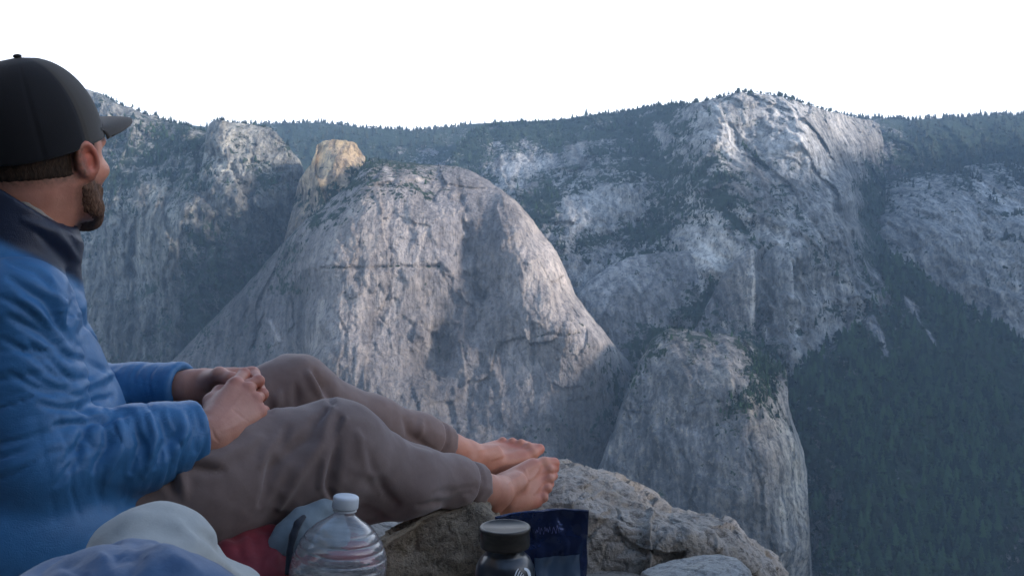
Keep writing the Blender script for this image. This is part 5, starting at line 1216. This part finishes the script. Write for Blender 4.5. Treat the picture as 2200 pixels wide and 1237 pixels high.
    myel, nt, bs = new_mat('yellow_band'); bs.inputs['Base Color'].default_value = (.38, .27, .09, 1); bs.inputs['Roughness'].default_value = .35
    mlil, nt, bs = new_mat('lilac_print'); bs.inputs['Base Color'].default_value = (.11, .11, .22, 1); bs.inputs['Roughness'].default_value = .4
    A, Bp = P(1064, 1102, 1.03), P(1264, 1103, 1.06)
    ex = unit((Bp - A) * (1, 1, 0)); wd = np.linalg.norm((Bp - A)[:2]); nrm = np.array([ex[1], -ex[0], 0]); topz = A[2]; ht = .245
    def pouch(s, q, off=0.0, back=False):
        w_ = wd * (1 - .06 * min(1, q * 1.4)); bulge = .030 * math.sin(math.pi * min(1, max(0, (q - .17) / .8)) * .62) * (1 - (2 * s - 1) ** 4) * (q > .17)
        wr = .0045 * noise(s * 4, q * 6, 2.5) + .0030 * noise(s * 11 + q * 5, q * 13, 1.5)
        z = topz - ht * q - .004 * (2 * s - 1) ** 2 * (q < .15)
        c = A * (1, 1, 0) + ex * (wd * .5 + w_ * (s - .5)) + np.array([0, 0, z])
        return c + nrm * ((-1 if back else 1) * (bulge + .0006) + wr + off) + ex * .0015 * noise(q * 12, s * 3, 7.5)
    def patch(name, s0, s1, q0, q1, mat, parent, off, ns=60, nq=70, both=False):
        V, Q = [], []
        for bk in ((False, True) if both else (False,)):
            base = len(V)
            for i in range(ns + 1):
                for j in range(nq + 1): V.append(pouch(s0 + (s1 - s0) * i / ns, q0 + (q1 - q0) * j / nq, off, bk))
            idx = base + np.arange((ns + 1) * (nq + 1)).reshape(ns + 1, nq + 1)
            q = np.stack([idx[:-1, :-1], idx[:-1, 1:], idx[1:, 1:], idx[1:, :-1]], -1).reshape(-1, 4); Q.append(q[:, ::-1] if bk else q)
        if both:
            k = (ns + 1) * (nq + 1); i0 = np.arange(k).reshape(ns + 1, nq + 1)
            bo = np.concatenate([i0[:, 0], i0[-1, 1:], i0[-2::-1, -1], i0[0, -2:0:-1]]); b2 = np.roll(bo, -1); Q.append(np.stack([bo, b2, b2 + k, bo + k], 1))
        return mesh_obj(name, np.array(V), np.concatenate(Q), mat, parent)
    po = patch('food_pouch', 0, 1, 0, 1, mp, None, 0, both=True)
    tag(po, 'dark blue shiny foil pouch standing behind the dark flask', 'pouch')
    patch('window', .40, .90, .24, .40, mpan, po, .0008)
    patch('stripe', .38, .93, .605, .66, myel, po, .0008)
    for (s0, q0, ln, hgt, sd) in ((.42, .105, .26, .020, 1), (.40, .445, .50, .026, 2)):
        rg = np.random.RandomState(sd); ev, eq = [], []
        for wd_i in range(3):
            a = s0 + ln * wd_i / 3; n_ = 26; base = len(ev); f = 2 + rg.randint(2)
            for k in range(n_):
                x = k / (n_ - 1); s = a + ln / 3.5 * x; q = q0 + hgt * (.6 * math.sin(x * f * 6.28 + sd) + .4 * math.sin(x * 11 + wd_i)) * (.4 + .6 * abs(math.sin(3 * x + wd_i)))
                for g in (-1, 1): ev.append(pouch(s, q + g * .0045, .0010))
            for k in range(n_ - 1): eq.append((base + 2 * k, base + 2 * k + 1, base + 2 * k + 3, base + 2 * k + 2))
        mesh_obj('lettering', np.array(ev), np.array(eq), mlil, po)

    # --- pale cloth over a bent knee, and the blue cloth in front of it
    K = Field((-.62, .36, -.52), (-.12, 1.06, -.14), .005)
    K.chain([P(235, 1460, .62), P(326, 1228, .78), P(455, 1325, .86), P(590, 1440, .94)], [.056, .0540, .050, .050], .04)
    V, Q = K.mesh(4); N = normals(V, Q)
    V = V + N * (.004 * fbm(V[:, 0] * 12, V[:, 1] * 12, V[:, 2] * 12, 3))[:, None]
    V = folds(V, Q, [([(250, 1150), (320, 1135), (400, 1150)], 16, -.004), ([(400, 1130), (470, 1180), (540, 1237)], 11, -.005), ([(380, 1120), (460, 1190), (510, 1240)], 12, .004), ([(440, 1140), (500, 1190), (560, 1240)], 9, -.004), ([(220, 1160), (270, 1120), (320, 1105)], 16, .003)], wob=4)
    o = mesh_obj('pale_cloth', V, Q, cloth_material('pale_cotton', (.33, .335, .32), (.44, .44, .41), rough=.85, big=14, bstr=.2))
    tag(o, 'pale grey trouser cloth over a bent knee, in front of the seated man', 'cloth')
    K = Field((-.56, .30, -.46), (-.10, .86, -.14), .005)
    K.chain([P(20, 1390, .56), P(120, 1328, .58), P(285, 1264, .61), P(400, 1305, .64), P(560, 1390, .68)], [.04, .032, .0275, .029, .030], .04)
    K.chain([P(60, 1450, .52), P(300, 1390, .56), P(520, 1450, .6)], [.05, .05, .05], .05)
    V, Q = K.mesh(4); N = normals(V, Q)
    qn = noise(V[:, 0] * 13 + V[:, 2] * 9, V[:, 1] * 9, V[:, 2] * 6); V = V + N * (.005 * fbm(V[:, 0] * 13, V[:, 1] * 13, V[:, 2] * 13, 3) - .005 * np.exp(-(qn / .12) ** 2))[:, None]
    V = folds(V, Q, [([(300, 1160), (290, 1200), (270, 1240)], 14, -.006), ([(200, 1185), (230, 1210), (240, 1240)], 12, .005), ([(330, 1165), (370, 1190), (430, 1235)], 14, .005), ([(250, 1170), (255, 1200), (230, 1235)], 10, -.004), ([(130, 1210), (170, 1220), (190, 1240)], 10, -.005)], wob=5)
    o = mesh_obj('blue_cloth', V, Q, cloth_material('blue_nylon', (.034, .078, .165), (.060, .125, .235), rough=.6, big=12))
    tag(o, 'crumpled blue cloth at the bottom left corner, lying before the pale knee', 'cloth')

    # --- red pack with a grey-blue flap
    K = Field((-.68, 1.12, -.66), (-.20, 1.62, -.30), .005)
    K.ell(P(545, 1240, 1.30), (.105, .12, .082), .03); K.ell(P(630, 1270, 1.36), (.10, .09, .085), .04); K.ell(P(498, 1200, 1.29), (.05, .07, .048), .04)
    K.ell(P(715, 1262, 1.42), (.09, .09, .085), .04)
    V, Q = K.mesh(3); N = normals(V, Q)
    V = V + N * (.006 * fbm(V[:, 0] * 14, V[:, 1] * 14, V[:, 2] * 14, 4))[:, None]
    V = folds(V, Q, [([(480, 1140), (510, 1160), (520, 1200)], 10, -.006), ([(540, 1150), (560, 1190), (560, 1230)], 10, -.006), ([(590, 1175), (600, 1210)], 9, .005)], wob=5)
    pk = mesh_obj('backpack', V, Q, cloth_material('red_nylon', (.15, .014, .020), (.26, .026, .034), rough=.6, big=16))
    tag(pk, 'red soft pack with a grey-blue flap and dark strap, behind the plastic jug', 'backpack')
    K = Field((-.56, 1.20, -.50), (-.26, 1.66, -.32), .004)
    K.chain([P(580, 1180, 1.26), P(612, 1152, 1.27), P(650, 1112, 1.29), P(696, 1090, 1.31), P(725, 1098, 1.33)], [.010, .015, .015, .012, .010], .02)
    K.chain([P(610, 1182, 1.27), P(660, 1150, 1.30), P(720, 1150, 1.33)], [.018, .026, .026], .03)
    V, Q = K.mesh(3); N = normals(V, Q)
    V = V + N * (.003 * fbm(V[:, 0] * 25, V[:, 1] * 25, V[:, 2] * 25, 3))[:, None]
    mesh_obj('flap', V, Q, cloth_material('grey_blue_nylon', (.15, .19, .215), (.22, .265, .29), rough=.7, big=14), pk)
    K = Field((-.50, 1.18, -.56), (-.30, 1.50, -.30), .003)
    K.chain([P(652, 1110, 1.262), P(640, 1124, 1.25), P(630, 1150, 1.24), P(622, 1185, 1.23), P(618, 1230, 1.22)], [.005, .0062, .006, .005, .005], .004)
    V, Q = K.mesh(2)
    mesh_obj('strap', V, Q, cloth_material('dark_webbing', (.018, .020, .028), (.035, .038, .05)), pk)

if DEV in ('all', 'man', 'things'):
    build_shade_walls()
    build_rocks()
    build_things()

# ------------------------------------------------------------------ air
hz = bpy.data.meshes.new('haze'); bm = bmesh.new(); bmesh.ops.create_cube(bm, size=1.0)
for v in bm.verts: v.co = Vector((v.co.x * 9000, v.co.y * 7000 + 500, -625 + (v.co.z + .5) * 1725))
bm.to_mesh(hz); bm.free()
m = bpy.data.materials.new('haze'); m.use_nodes = True; nt_ = m.node_tree
nt_.nodes.remove(nt_.nodes['Principled BSDF'])
pv = nt_.nodes.new('ShaderNodeVolumePrincipled'); pv.inputs['Density'].default_value = 0.000088
pv.inputs['Color'].default_value = (0.40, 0.66, 1.0, 1); pv.inputs['Anisotropy'].default_value = 0.1
nt_.links.new(pv.outputs[0], nt_.nodes['Material Output'].inputs['Volume'])
hz.materials.append(m); ho = bpy.data.objects.new('haze', hz); COL.objects.link(ho); tag(ho, kind='stuff')
